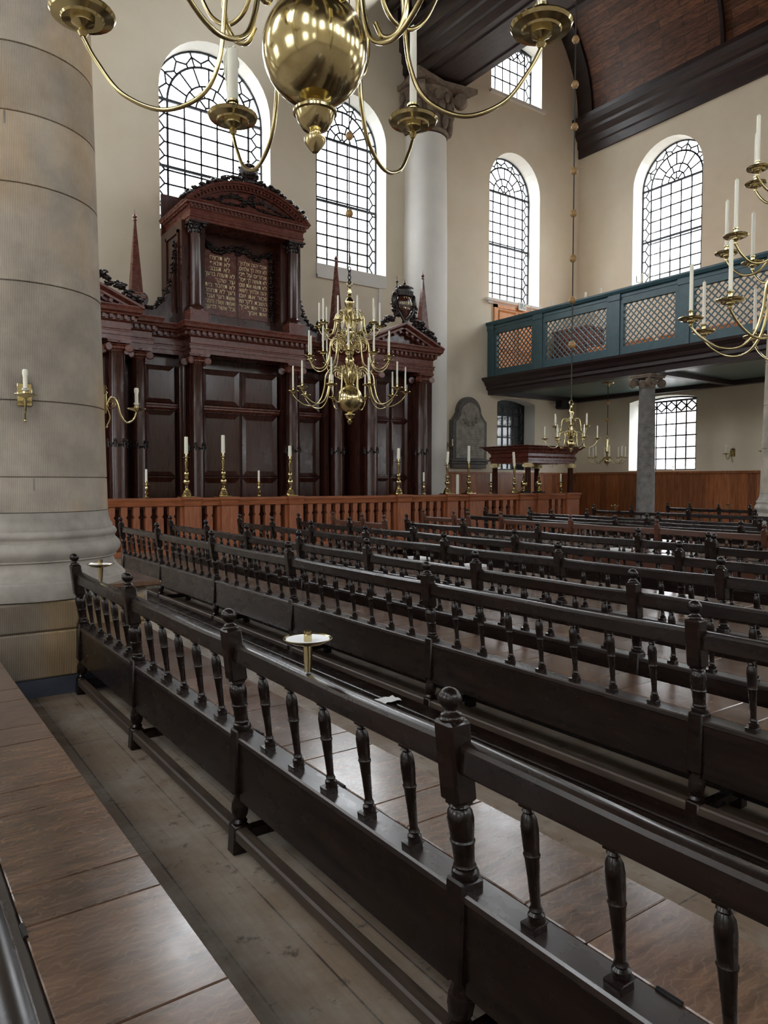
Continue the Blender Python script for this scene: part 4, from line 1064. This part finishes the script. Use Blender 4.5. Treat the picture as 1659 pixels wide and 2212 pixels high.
for (a0, a1), (c0, c1) in zip(POSTS, POSTS[1:]):
    yt, yb_ = a1, c0                      # bay from yt down to yb_
    b = MB()
    b.cbox(-.02, .1, GY(yb_), GY(yt), 5.45, 5.74, .005); b.cbox(-.02, .1, GY(yb_), GY(yt), 7.02, 7.34, .005)
    b.cbox(-.02, .1, GY(yt)-.12, GY(yt), 5.74, 7.02, .005); b.cbox(-.02, .1, GY(yb_), GY(yb_)+.12, 5.74, 7.02, .005)
    b.cbox(-.04, .0, GY(yb_), GY(yt), 7.22, 7.30, .005)
    fr = b.build('parapet_panel', 'teal', gal)
    b = MB(); y0, y1, z0, z1 = GY(yb_)+.1, GY(yt)-.1, 5.72, 7.04
    st = .2; Wd, Hh = y1-y0, z1-z0
    T = Matrix.Translation((.04, 0, 0)) @ Matrix.Rotation(PI/2, 4, 'Z')
    k = -Hh
    while k < Wd:
        for sg in (1, -1):
            u0, v0 = max(k, 0), max(-k, 0); u1 = min(Wd, k+Hh); v1 = u1-k
            if u1 > u0:
                p = (y0+u0, z0+v0) if sg > 0 else (y0+u0, z1-v0); q = (y0+u1, z0+v1) if sg > 0 else (y0+u1, z1-v1)
                g = MB(); g.bar((p[0], .008*sg, p[1]), (q[0], .008*sg, q[1]), .036, .016); b.add(g.v, g.f, T)
        k += st
    b.build('lattice', 'teal', fr)
# column under the gallery
def ionic_small(b, r, z):
    return ionic(b, r, z, 0, .34)
gc = thing('gallery_column', 'grey stone column with ionic capital carrying the gallery', 'column', (19.15, 13.38, 0))
b = MB(); b.lathe([(.34, 0), (.34, .12), (.3, .2), (.265, .26), (.265, 1.2), (.25, 3), (.225, 4.42), (.24, 4.46)], 32); b.build('shaft', 'greystone', gc, smooth=40)
b = MB(); ionic_small(b, .235, 4.46); b.build('capital', 'capstone', gc, smooth=40); gc['kind'] = 'thing'
# gallery furniture
def gbench(label, y0, y1, x, dx=.55):
    root = thing('gallery_bench', label, 'bench', (x, y0, 5.443))
    b = MB(); b.cbox(0, dx, 0, y1-y0, .42, .47, .008); b.build('seat', 'pine', root)
    b = MB(); b.cbox(dx-.06, dx, 0, y1-y0, .47, 1.0, .008); b.cbox(dx-.1, dx, 0, y1-y0, .98, 1.03, .006); b.build('backrest', 'pine', root)
    b = MB(); b.cbox(0, .05, 0, y1-y0, 0, .42, .005); b.build('front_panel', 'pine', root)
    for y in (0, y1-y0-.05):
        b = MB(); b.cbox(.05, dx-.002, y, y+.05, 0, .42, .004); b.build('end_panel', 'pine', root)
gbench('light pine bench in the gallery nearest the east door', 14.9, 17.6, 21.1)
gbench('light pine bench in the gallery under the arched window', 11.9, 14.7, 21.1)
gbench('light pine bench against the wall at the back of the gallery', 10.2, 17.4, 23.2)
gbench('light pine bench seen through the rightmost gallery lattice', 8.3, 11.6, 21.1)
cab = thing('gallery_cabinet', 'dark red wardrobe standing in the gallery behind the second lattice', 'cabinet', (22.55, 18.2, 5.443))
b = MB(); b.cbox(-.45, .6, -.1, 1.5, 0, 1.95, .01); b.cbox(-.5, .65, -.15, 1.55, 1.95, 2.05, .01); b.build('body', 'mahog_l', cab)
for y in (.0, .74):
    b = MB(); b.cbox(-.48, -.452, y-.06, y+.64, .1, 1.88, .006); b.cbox(-.49, -.48, y+.06, y+.52, .3, 1.7, .004); b.build('door', 'mahog_l', cab)
# pine door on the east wall of the gallery, with its exit sign
dr = put('door_1', None, None, (20.3, YE, 5.44)); struct(dr)
b = MB(); b.box(-1.18, -1.02, -.08, -.004, 0, 2.82); b.box(1.02, 1.18, -.08, -.004, 0, 2.82); b.box(-1.18, 1.18, -.08, -.004, 2.66, 2.82); b.box(-1.24, 1.24, -.12, -.004, 2.82, 2.88); b.build('door_frame', 'pine', dr)
for s in (-1, 1):
    a, c = (0.005, 1.02) if s > 0 else (-1.02, -.005)
    b = MB(); b.box(a, c, -.06, -.01, 0.01, 2.66); panel(b, a+.06, c-.06, .1, 1.1, -.062, .12); panel(b, a+.06, c-.06, 1.15, 2.6, -.062, .12); b.build('door_leaf', 'pine', dr)
ex = thing('exit_sign', 'small white exit sign with green pictogram above the pine gallery door', 'sign', (20.49, YE-.15, 8.28))
b = MB(); b.cbox(-.2, .2, -.02, .02, -.15, .15, .006); b.build('sign_box', 'white', ex)
b = MB(); y = -.0215
def qd(x0, x1, z0, z1): b.box(x0, x1, y-.002, y+.001, z0, z1)
qd(-.15, -.125, -.09, .1); qd(-.15, -.09, .085, .1); qd(-.085, -.05, -.09, .1)
b.bar((-.03, y, -.09), (.0, y, .02), .022, .003); b.bar((.0, y, .02), (-.02, y, .09), .03, .003); b.bar((.0, y, .02), (.04, y, -.02), .02, .003); b.bar((.04, y, -.02), (.045, y, -.085), .02, .003); b.bar((-.02, y, .08), (.03, y, .05), .016, .003)
qd(.075, .15, -.09, -.055); qd(.09, .15, .06, .085); b.bar((.15, y, .085), (.08, y, -.0), .022, .003); qd(.135, .15, -.02, .085)
b.lathe([(.018, -.0015), (.018, .0015)], 12, Matrix.Translation((-.012, y, .108)) @ Matrix.Rotation(PI/2, 4, 'X'))
b.build('pictogram', 'green', ex)
# loudspeaker under the gallery
sp = thing('loudspeaker', 'black loudspeaker box on a bracket under the gallery', 'loudspeaker', (22.6, YE, 4.66))
b = MB(); b.prism([(-.22, -.1), (-.16, -.16), (.2, -.16), (.26, .0), (.16, .12), (-.2, .16)], -.5, -.18, 'y'); b.build('cabinet', 'black', sp)
b = MB(); b.box(-.2, -.1, -.2, -.003, -.04, .08); b.box(-.34, -.2, -.1, -.003, .03, .12); b.build('wall_mount', 'white', sp)

# ------------------------------------------------------------------ memorial tablet
mt = thing('memorial_tablet', 'grey marble memorial tablet with rounded top and worn inscription on the wall', 'memorial tablet', (17.84, YE-.02, 0))
def tab_poly(hw, z0, zs, k=1.0):
    r = hw*.68; pts = [(-hw, z0), (hw, z0), (hw, zs)]
    for i in range(5):
        a = i/4; pts.append((hw-(hw-r*1.04)*a**.7*.8-.02*a, zs+.22*(hw/.85)*a))
    pts += [(r*1.05, zs+.26*(hw/.85))]
    pts += [(r*math.cos(PI*i/16), zs+.3*(hw/.85)+r*math.sin(PI*i/16)) for i in range(17)]
    L = [(-u, v) for u, v in pts[2:8]][::-1]
    return pts+L
b = MB(); b.prism(tab_poly(.85, 2.42, 3.8), -.13, 0.015, 'y'); b.prism(tab_poly(.80, 2.42, 3.8), -.16, -.12, 'y')
b.cbox(-.93, .93, -.26, .015, 2.34, 2.42, .01); b.cbox(-.88, .88, -.2, .015, 2.24, 2.34, .02); b.cbox(-.82, .82, -.16, .015, 2.1, 2.24, .01); b.build('surround', 'tabframe', mt)
b = MB(); b.prism(tab_poly(.68, 2.46, 3.76), -.185, -.14, 'y'); fc = b.build('face', 'tabface', mt)
# worn lines: only unreadable strokes are left of the engraving
R = random.Random(21)
b = MB()
for i in range(10):
    z = 3.3-i*.083; x = -.56+R.uniform(0, .08); xe = .56-R.uniform(0, .1)
    while x < xe:
        w_ = R.uniform(.012, .03); hh = R.uniform(.02, .042); k = R.random()
        if k < .5: b.box(x, x+.009, -.187, -.184, z, z+hh)
        if k > .3: b.box(x, x+w_, -.187, -.184, z+hh-.008, z+hh)
        if k > .75: b.box(x, x+w_, -.187, -.184, z, z+.008)
        x += w_+.012+(.03 if R.random() < .16 else 0)
b.build('worn_engraving', 'tabtext', fc)
b = MB(); foliage(b, [(-.3, -.18, 3.85), (-.1, -.18, 3.7), (.1, -.18, 3.72), (.3, -.18, 3.85)], 60, .07, .05, 22); foliage(b, [(-.28, -.18, 4.1), (-.25, -.18, 3.85)], 18, .04, .04, 23); foliage(b, [(.28, -.18, 4.1), (.25, -.18, 3.85)], 18, .04, .04, 24)
b.build('relief', 'tabface', fc, smooth=50)

# ------------------------------------------------------------------ brass chandeliers
def pan_mesh(r, name='drip_pan'):
    b = MB()
    b.lathe([(.014, -.06*r/.12), (.02*r/.12, -.045*r/.12), (.012*r/.12, -.03*r/.12), (r*.22, -.02*r/.12), (r*.34, -.012*r/.12), (r*.36, .002), (r*.62, -.004), (r*.66, .006), (r*.94, .012*r/.12), (r, .024*r/.12), (r*.985, .03*r/.12), (r*.9, .022*r/.12), (r*.5, .012), (r*.2, .014), (r*.2, .03*r/.12), (r*.16, .04*r/.12), (r*.17, .085*r/.12), (r*.24, .09*r/.12), (r*.24, .1*r/.12), (r*.17, .104*r/.12)], 24)
    return b.mesh(name, 'brass', 40)
def candle_mesh(r, h, seed=1, drip=False):
    b = MB(); b.lathe([(r, 0), (r*.98, h*.5), (r*.94, h*.97), (r*.8, h), (r*.2, h*.99)], 14)
    b.lathe([(.0025, h*.985), (.002, h+.014)], 5)
    if drip:
        R = random.Random(seed)
        for i in range(34):
            a = R.uniform(-1.2, 1.2); z1 = h*R.uniform(.55, 1.0); z0 = z1-h*R.uniform(.1, .5); rr = r*R.uniform(1.0, 1.55)
            b.tube([(rr*math.cos(a), rr*math.sin(a), max(z0, 0)), (rr*math.cos(a), rr*math.sin(a), (z0+z1)/2), (r*.95*math.cos(a), r*.95*math.sin(a), z1)], [.004, .007, .004], 6)
        for i in range(6):
            a = 2*PI*i/6; b.leaf((r*.7*math.cos(a), r*.7*math.sin(a), h+.005), .012, R)
    return b.mesh('candle', 'wax', 40)
def arm_mesh(pts, r, curl=True, name='arm'):
    """pts in (radius, z); a scroll curls under the hump"""
    b = MB(); P = cat_rom([(x, 0, z) for x, z in pts], 7); n = len(P)
    b.tube(P, [r*(1.15-.35*i/n) for i in range(n)], 9)
    if curl:
        hx, hz = max(pts[:5], key=lambda q: q[1]); x0 = pts[0][0]; s = max(.05, hx-x0)
        c = (x0+s*.78, hz-s*.62)
        b.tube([(x, 0, z) for x, z in spiral(c, s*.48, s*.1, 1.5, PI*.62, 24, -1)], [r*.72]*25, 7)
        b.tube([(x, 0, z) for x, z in spiral((x0+s*.5, hz+s*.18), s*.3, s*.07, 1.2, -PI/2, 18, -1)], [r*.6]*19, 6)
        b.ball((c[0], 0, c[1]), r*1.5, 8, 6)
    return b.mesh(name, 'brass', 60)
def chandelier(label, x, y, z, rb, tiers, stem, rope_top=None, balls=(), hook=True, chain=0, rope_mat='rope', missing=(), name='chandelier'):
    """z: height of the ball centre; tiers: (n, phase, arm points, pan radius, candle radius, candle height)"""
    root = thing(name, label, 'chandelier', (x, y, z))
    b = MB(); b.lathe([(rb*math.sin(PI*(.06+.86*i/22)), -rb*1.02*math.cos(PI*(.06+.86*i/22))) for i in range(23)], 48); b.build('globe', 'brass', root, smooth=60)
    b = MB(); k = rb/.25
    b.lathe([(.015*k, -.475*k), (.028*k, -.46*k), (.05*k, -.43*k), (.052*k, -.41*k), (.03*k, -.395*k), (.028*k, -.38*k), (.06*k, -.365*k), (.085*k, -.325*k), (.094*k, -.30*k), (.105*k, -.295*k), (.105*k, -.283*k), (.07*k, -.275*k), (.05*k, -.265*k), (.055*k, -.25*k), (.07*k, -.235*k)], 32); b.build('pendant', 'brass', root, smooth=40)
    b = MB(); b.lathe(stem, 28); b.build('stem', 'brass', root, smooth=40)
    for ti, (n, ph, pts, rp, rc, hc) in enumerate(tiers):
        am = arm_mesh(pts, .0125*rb/.25 if rb > .2 else .009); pm_ = pan_mesh(rp); cm_ = candle_mesh(rc, hc)
        R, zp = pts[-1]
        for i in range(n):
            a = math.radians(ph)+2*PI*i/n
            ar = put('arm', am, root, (0, 0, 0), a); pn = put('drip_pan', pm_, ar, (R, 0, zp+.06*rp/.12))
            if (ti, i) in missing: continue
            cmx = missing[(ti, i, 'd')] if isinstance(missing, dict) and (ti, i, 'd') in missing else cm_
            put('candle', cmx, ar, (R, 0, zp+.06*rp/.12+.1*rp/.12))
    zt = stem[-1][1]
    b = MB()
    b.tube([(.055*math.cos(t), 0, zt+.05+.06*math.sin(t)) for t in [2*PI*i/16 for i in range(17)]], .011, 6, False); b.build('ring', 'brass', root, smooth=60)
    if rope_top:
        b = MB(); zc_ = zt+.1
        for i in range(chain):
            ax = i % 2
            b.tube([((.03*math.cos(t) if ax else 0), (0 if ax else .03*math.cos(t)), zc_+.05*math.sin(t)) for t in [2*PI*j/12 for j in range(13)]], .009, 6, False); zc_ += .075
        if chain: b.tube(cat_rom([(0, 0, zc_), (.02, 0, zc_+.1), (0, 0, zc_+.25)]), .009, 6)
        b.tube([(0, 0, zc_), (0, 0, rope_top-z)], .011 if rb > .2 else .014, 6); b.build('rope', rope_mat, root, smooth=60)
        for zb in balls:
            b = MB(); b.lathe([(.01, -.075), (.05, -.06), (.072, -.02), (.074, 0), (.066, .012), (.07, .02), (.05, .06), (.012, .075)], 14, Matrix.Translation((0, 0, zb-z))); b.build('rope_ball', 'ropeball', root, smooth=50)
    return root
STEM = [(.09, .24), (.1, .26), (.07, .29), (.055, .33), (.075, .36), (.05, .40), (.055, .5), (.04, .58), (.06, .62), (.085, .66), (.09, .74), (.06, .79), (.075, .82), (.05, .86), (.06, .95), (.075, 1.0), (.045, 1.05), (.045, 1.12), (.07, 1.16), (.095, 1.2), (.09, 1.26), (.05, 1.3), (.06, 1.34), (.04, 1.4), (.06, 1.48), (.075, 1.55), (.05, 1.6), (.035, 1.66), (.05, 1.7), (.07, 1.735), (.09, 1.78), (.093, 1.81), (.08, 1.85), (.05, 1.88), (.04, 1.9), (.05, 1.93), (.035, 1.96), (.045, 1.99), (.03, 2.04), (.04, 2.07), (.025, 2.1)]
LOW = [(.07, .30), (.12, .44), (.24, .56), (.36, .56), (.45, .42), (.48, .20), (.54, .0), (.66, -.12), (.82, -.12), (.97, -.03), (1.06, .07)]
MID = [(.06, .84), (.1, .98), (.2, 1.12), (.3, 1.14), (.37, 1.02), (.39, .84), (.44, .66), (.53, .56), (.64, .55), (.73, .62), (.78, .7)]
UPP = [(.05, 1.34), (.08, 1.48), (.15, 1.6), (.22, 1.62), (.27, 1.52), (.28, 1.38), (.32, 1.24), (.39, 1.17), (.47, 1.17), (.53, 1.23), (.57, 1.3)]
TI = lambda a, b_, c: [(10, a, LOW, .108, .0165, .4), (10, b_, MID, .1, .0165, .4), (10, c, UPP, .092, .0165, .38)]
p_ = (7.45, 11.67)
chandelier('large three-tier brass chandelier hanging in front of the ark', p_[0], p_[1], 3.16, .25, TI(4, 20, 36), STEM, ZC, (6.62, 8.04, 9.5, 11, 12.6), chain=4, rope_mat='iron', missing={(0, 3): 1})
chandelier('large brass chandelier cut off by the right edge of the photo', 6.64, 2.92, 2.9, .25, TI(22, 2, 30), STEM, ZC, (6.6, 8.0), chain=4, rope_mat='iron')
# near chandelier: six arms per tier, thicker
NLOW = [(.08, .34), (.14, .52), (.26, .70), (.36, .66), (.41, .46), (.425, .2), (.455, -.06), (.54, -.22), (.72, -.29), (.91, -.22), (1.03, -.07), (1.09, .04)]
NMID = [(.08, .78), (.14, .98), (.22, 1.1), (.3, 1.02), (.325, .8), (.35, .5), (.41, .32), (.52, .27), (.63, .34), (.71, .48), (.75, .58)]
nd = candle_mesh(.034, .3, 3, True)
nc = chandelier('big polished brass chandelier close overhead, its globe and lower arms in view', 1.783, 3.098, 3.655, .25, [(6, 27, NLOW, .15, .022, .46), (6, -3, NMID, .13, .022, .46)], STEM, ZC, (), chain=3, rope_mat='iron', missing={(0, 1, 'd'): nd})
hk = MB(); hk.tube(cat_rom([(.30, 0, .60), (.40, 0, .42), (.44, 0, .22), (.40, 0, .08), (.33, 0, .05), (.29, 0, .12)], 8), [.013]*41, 8)
hkm = hk.mesh('hook_scroll', 'brass', 60)
for i in range(6): put('hook_scroll', hkm, nc, (0, 0, 0), math.radians(-3+60*i+24))
# two small ones far away under the gallery
SST = [(.035, .09), (.05, .12), (.03, .16), (.045, .22), (.05, .3), (.03, .36), (.04, .42), (.06, .46), (.04, .52), (.03, .56), (.055, .62), (.05, .68), (.025, .72), (.02, .78)]
SLO = [(.04, .12), (.12, .24), (.22, .2), (.24, .06), (.28, -.06), (.38, -.08), (.48, -.02), (.525, .06)]
SUP = [(.04, .4), (.1, .5), (.19, .5), (.22, .38), (.24, .26), (.29, .22), (.34, .26), (.36, .31)]
chandelier('small two-tier brass chandelier on a long rope with wooden balls before the gallery', 11.86, 10.08, 2.39, .092, [(6, 10, SLO, .075, .014, .2), (6, 40, SUP, .07, .014, .2)], SST, 16.4, (4.42, 5.33, 6.17, 7.08, 7.93, 8.81, 9.65, 10.54, 11.4), rope_mat='rope')
chandelier('little single-tier brass chandelier hanging from the gallery soffit', 20.7, 16.0, 2.32, .1, [(8, 0, [(.04, .12), (.14, .1), (.26, .0), (.38, -.08), (.5, -.08), (.58, .0), (.6, .07)], .08, .02, .32)], [(.04, .09), (.06, .14), (.03, .2), (.06, .3), (.07, .36), (.03, .44), (.05, .55), (.03, .6), (.05, .7), (.02, .8)], 4.98, (3.72, 4.32), rope_mat='rope')
b = MB(); b.lathe([(.03, -.12), (.05, -.1), (.06, -.05), (.18, -.03), (.2, 0)], 20); tag(b.build('ceiling_rose', 'brass', None, (20.7, 16.0, 4.985), 40), 'brass ceiling rose on the green gallery soffit holding a rope', 'ceiling rose')

# ------------------------------------------------------------------ sconces
def sconce(label, loc, rz, k=1.0, bulb=True, pl_='brass'):
    """wall arm: plate on the wall, S-shaped arm reaching along local -y, pan and candle"""
    root = thing('wall_sconce', label, 'sconce', loc, rz)
    b = MB(); b.cbox(-.055*k, .055*k, -.012, 0.0, -.09*k, .09*k, .004); b.lathe([(.008, .09*k), (.02, .1*k), (.008, .12*k), (.016, .14*k), (.004, .17*k)], 10, Matrix.Translation((0, -.012, 0))); b.build('wall_plate', 'brass', root, smooth=40)
    b = MB(); P = [(0, -.012, -.03), (0, -.05, .05), (0, -.09, .06), (0, -.12, 0), (0, -.15, -.1), (0, -.2, -.16), (0, -.26, -.13), (0, -.29, -.055)]
    P = [tuple(c*k for c in p) for p in P]; b.tube(cat_rom(P, 6), .0085*k, 8)
    b.tube([(0, -.03*k+y*k, z*k) for y, z in spiral((-.03, .0), .05, .012, 1.4, PI/2, 20)], .006*k, 6)
    b.tube(cat_rom([(0, -.02*k, -.02*k), (0, -.05*k, -.12*k), (0, -.02*k, -.2*k)]), .007*k, 6); b.ball((0, -.02*k, -.21*k), .012*k); b.build('arm', 'brass', root, smooth=60)
    b = MB(); y = -.29*k; T = Matrix.Translation((0, y, -.05*k))
    b.lathe([(.008*k, -.012*k), (.02*k, 0), (.07*k, .012*k), (.085*k, .02*k), (.083*k, .024*k), (.06*k, .018*k), (.02*k, .014*k), (.02*k, .045*k), (.025*k, .05*k), (.014*k, .052*k)], 24, T); b.build('drip_pan', 'brass', root, smooth=40)
    b = MB(); b.lathe([(.016*k, 0), (.016*k, .11*k), (.021*k, .13*k), (.02*k, .155*k), (.014*k, .165*k)], 14, Matrix.Translation((0, y, .0)))
    R = random.Random(int(k*10)+int(loc[0]*7))
    for i in range(7): b.leaf((.017*k*math.cos(i), y+.017*k*math.sin(i), .012*k+.004*(i % 3)), .011*k, R)
    b.build('candle', 'wax', root, smooth=40)
    return root
cxA, cyA, rA = 1.04, 6.585, .632
def on_col(a, z): return (cxA+rA*math.sin(a), cyA-rA*math.cos(a), z)
a1 = math.radians(-8)
sconce('brass candle sconce facing us on the round stone column', on_col(a1, 2.24), a1, .92)
a2 = math.radians(88)
sconce('brass candle sconce seen in profile on the right side of the stone column', on_col(a2, 2.27), a2, .95)
sconce('brass candle sconce on the pale pillar left of the memorial tablet', (16.85, YE-.0, 2.9), 0, 1.25)
sconce('tiny brass sconce under the gallery behind the canopied pew', (22.4, YE-.0, 2.45), 0, 1.2)
sconce('brass sconce on the right wall right of the lower window', (XR-.0, 13.3, 2.6), PI/2*-1, 1.5)
sconce('brass sconce cut by the right photo edge under the gallery', (XR-.0, 12.05, 2.65), PI/2*-1, 1.7)

# ------------------------------------------------------------------ candlesticks on the altar rail
BIGP = [(.0, 0), (.14, 0), (.145, .02), (.13, .035), (.135, .06), (.115, .075), (.12, .1), (.095, .115), (.1, .14), (.07, .16), (.04, .185), (.05, .2), (.04, .215), (.03, .235), (.075, .29), (.09, .33), (.085, .37), (.05, .4), (.035, .415), (.07, .43), (.075, .445), (.04, .46), (.045, .475), (.068, .51), (.07, .54), (.05, .575), (.03, .59), (.04, .605), (.055, .61), (.03, .63), (.035, .7), (.05, .79), (.052, .82), (.035, .83), (.05, .845), (.03, .86), (.028, .885), (.07, .895), (.118, .905), (.122, .915), (.115, .918), (.06, .912), (.03, .915), (.03, .935), (.04, .94), (.03, .955), (.032, 1.0), (.042, 1.005), (.042, 1.015), (.03, 1.02)]
def big_stick_meshes():
    b = MB(); b.lathe([(r*.9, z) for r, z in BIGP if r > 0], 24); return b.mesh('stick', 'brass', 40)
bsm = big_stick_meshes(); bbm = MB(); bbm.cbox(-.15, .15, -.15, .15, 0, .022, .004); bbm = bbm.mesh('foot', 'brass')
def bigstick(label, x, hc, s, tilt=0, y=YR+.1):
    root = thing('candlestick', label, 'candlestick', (x, y, 1.257), 0, None)
    put('foot', bbm, root); o = put('stick', bsm, root, (0, 0, .022)); o.scale = (s, s, s)
    c = put('candle', candle_mesh(.042, hc), root, (0, 0, .022+1.0*s)); c.rotation_euler = (0, tilt, 0)
    return root
bigstick('tall brass altar candlestick nearest the big stone column', 5.70, .37, .93)
bigstick('tall brass candlestick second from the stone column, before the ark doors', 6.56, .40, .97)
bigstick('tall brass candlestick with short candle right of the ark doors', 8.26, .25, .93)
bigstick('tall gleaming brass candlestick right of the hanging ark chandelier', 11.5, .28, .93, .02)
bigstick('tall brass candlestick before the left edge of the memorial tablet', 13.2, .3, .86, .06)
bigstick('tall brass candlestick with long candle before the memorial tablet', 14.0, .45, .9)
bigstick('tall brass candlestick with leaning candle beside the canopied pew', 15.83, .42, .8, -.1)
SMP = [(.06, 0), (.062, .012), (.03, .03), (.02, .05), (.03, .07), (.045, .1), (.03, .13), (.015, .15), (.025, .17), (.035, .2), (.02, .24), (.015, .26), (.1, .275), (.104, .285), (.06, .283), (.02, .285), (.02, .3), (.032, .33), (.025, .35)]
smm = MB(); smm.lathe(SMP, 20); smm = smm.mesh('stick', 'brass', 40); smc = candle_mesh(.024, .26)
for x, lb in ((4.82, 'small brass candlestick on the rail right beside the stone column'), (7.44, 'small brass candlestick on the rail below the ark doors'), (12.36, 'small brass candlestick at the right end of the ark front'), (14.87, 'small brass candlestick below the left canopy post'), (17.9, 'small brass candlestick between the right canopy posts')):
    r_t = thing('small_candlestick', lb, 'candlestick', (x, YR+.1, 1.257)); put('stick', smm, r_t); put('candle', smc, r_t, (0, 0, .34))
FIN = [(.1, .04), (.11, .06), (.06, .09), (.07, .12), (.04, .14), (.03, .16), (.08, .2), (.1, .26), (.105, .3), (.08, .35), (.04, .38), (.05, .4), (.03, .42), (.045, .46), (.03, .5), (.015, .52), (.03, .56), (.012, .6), (.004, .68)]
for x, lb in ((16.24, 'brass urn finial beside the leaning candle on the altar rail'), (16.9, 'brass urn finial on the rail between the canopy posts')):
    r_t = thing('urn_finial', lb, 'finial', (x, YR+.1, 1.257)); b = MB(); b.cbox(-.17, .17, -.12, .12, 0, .04, .004); b.build('base', 'black', r_t); b = MB(); b.lathe(FIN, 20); b.build('urn', 'brass', r_t, smooth=40)
b = MB(); b.v = []; me = candle_mesh(.05, .78); lc = tag(put('candle', me, None, (14.55, 17.1, .345)), 'loose thick white candle standing behind the altar rail', 'candle')
lc.location = (14.8, 17.0, .345); lc.scale = (1, 1, 1.9)
# row of candles on the gallery parapet
gcm = candle_mesh(.03, .22)
for y, lb in ((17.9, 'white candle stump on the gallery rail, first from the pine door'), (16.95, 'white candle stump on the gallery rail, second from the pine door'), (15.55, 'white candle stump on the gallery rail, third from the pine door'), (14.95, 'white candle stump on the gallery rail, fourth from the pine door')):
    tag(put('candle', gcm, None, (XG+.05, y, 7.472)), lb, 'candle')
gh = thing('gallery_candelabrum', 'small brass candelabrum with white candles on the gallery rail under the window', 'candelabrum', (XG+.05, 13.45, 7.472))
b = MB(); b.lathe([(.06, 0), (.03, .02), (.015, .05), (.02, .1), (.012, .16)], 12)
for s in (-1, 1): b.tube(cat_rom([(0, 0, .1), (0, s*.1, .08), (0, s*.2, .12)]), .01, 6)
b.build('stand', 'brass', gh, smooth=40); sm_ = candle_mesh(.02, .18)
for s in (-.2, 0, .2): put('candle', sm_, gh, (0, s, .12 if s else .16))
tag(put('candle', candle_mesh(.03, .14), None, (XR+.2, 15.66, 2.055)), 'white candle end on the sill of the lower right window', 'candle')

# ------------------------------------------------------------------ outside and light
b = MB(); b.box(-120, 140, -120, 140, -.6, -.5); tag(b.build('exterior_ground', 'ground'), kind='structure')
b = MB(); b.box(13, 34, 30, 40, -.5, 13.2); tag(b.build('exterior_building', 'brick'), kind='structure')
b = MB(); b.box(34, 44, 10, 22, -.5, 12.6); tag(b.build('exterior_building', 'brick'), kind='structure')
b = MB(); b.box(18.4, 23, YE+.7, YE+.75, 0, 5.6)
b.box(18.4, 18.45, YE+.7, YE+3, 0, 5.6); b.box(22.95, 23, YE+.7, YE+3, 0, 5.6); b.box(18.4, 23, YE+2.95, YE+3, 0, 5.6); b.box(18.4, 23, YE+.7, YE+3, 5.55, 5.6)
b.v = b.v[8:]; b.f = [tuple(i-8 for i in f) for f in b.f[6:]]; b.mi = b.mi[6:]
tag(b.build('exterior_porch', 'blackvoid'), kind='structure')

W = bpy.data.worlds.new('sky'); S.world = W; W.use_nodes = True
bg = W.node_tree.nodes['Background']; bg.inputs['Strength'].default_value = SKY
wn = W.node_tree.nodes; tc = wn.new('ShaderNodeTexCoord'); sx = wn.new('ShaderNodeSeparateXYZ'); rp = wn.new('ShaderNodeValToRGB')
W.node_tree.links.new(tc.outputs['Generated'], sx.inputs[0]); W.node_tree.links.new(sx.outputs['Z'], rp.inputs['Fac']); W.node_tree.links.new(rp.outputs['Color'], bg.inputs['Color'])
rp.color_ramp.elements[0].position = 0; rp.color_ramp.elements[0].color = (.33, .345, .36, 1)      # overcast sky: three times brighter overhead than at the horizon
rp.color_ramp.elements[1].position = 1; rp.color_ramp.elements[1].color = (.96, 1.0, 1.05, 1)
def portal(name, loc, rot, sx, sy):
    L = bpy.data.lights.new(name, 'AREA'); L.shape = 'RECTANGLE'; L.size = sx; L.size_y = sy
    L.cycles.is_portal = True
    o = bpy.data.objects.new(name, L); COL.objects.link(o); o.location = loc; o.rotation_euler = rot
for wins, place, rz in ((WIN_E, pe, 0), (WIN_R, pr, -PI/2), (WIN_L, pl, PI/2), (WIN_B, pb, PI)):
    for c, hf, z0, zs, k in wins:
        zt = zs+(hf if k == 'a' else .16)
        p = place(c, (z0+zt)/2, DEP+.05)
        portal('window_daylight', p, (-PI/2, 0, rz), 2*hf, zt-z0)
vs_ = S.view_settings; vs_.view_transform = 'Standard'; vs_.look = 'None'; vs_.gamma = 1; vs_.use_curve_mapping = False; vs_.exposure = EXPO
S.cycles.max_bounces = 10; S.cycles.diffuse_bounces = 4; S.cycles.glossy_bounces = 4; S.cycles.transparent_max_bounces = 8
S.cycles.sample_clamp_indirect = 6; S.cycles.use_denoising = True
S.cycles.caustics_reflective = False; S.cycles.caustics_refractive = False

# repeats share a group
GROUPS = {'pew': 'rows of pews filling the hall', 'candle_pan': 'brass candle pans plugged into the pew rails', 'candlestick': 'tall brass candlesticks on the altar rail', 'small_candlestick': 'small brass candlesticks on the altar rail',
          'urn_finial': 'brass urn finials on the altar rail', 'chandelier': 'brass chandeliers hanging in the hall', 'wall_sconce': 'brass candle sconces on walls and columns', 'gallery_bench': 'pine benches in the gallery', 'stone_column': 'round stone columns of the hall',
          'engaged_column': 'half columns on the east wall', 'book': 'white books left on the pew seats'}
for o in list(S.objects):
    if o.parent is None and 'category' in o.keys():
        k = o.name.split('.')[0]
        if k in GROUPS: o['group'] = GROUPS[k]
        elif k == 'candle' and 'gallery rail' in o['label']: o['group'] = 'candle stumps on the gallery rail'
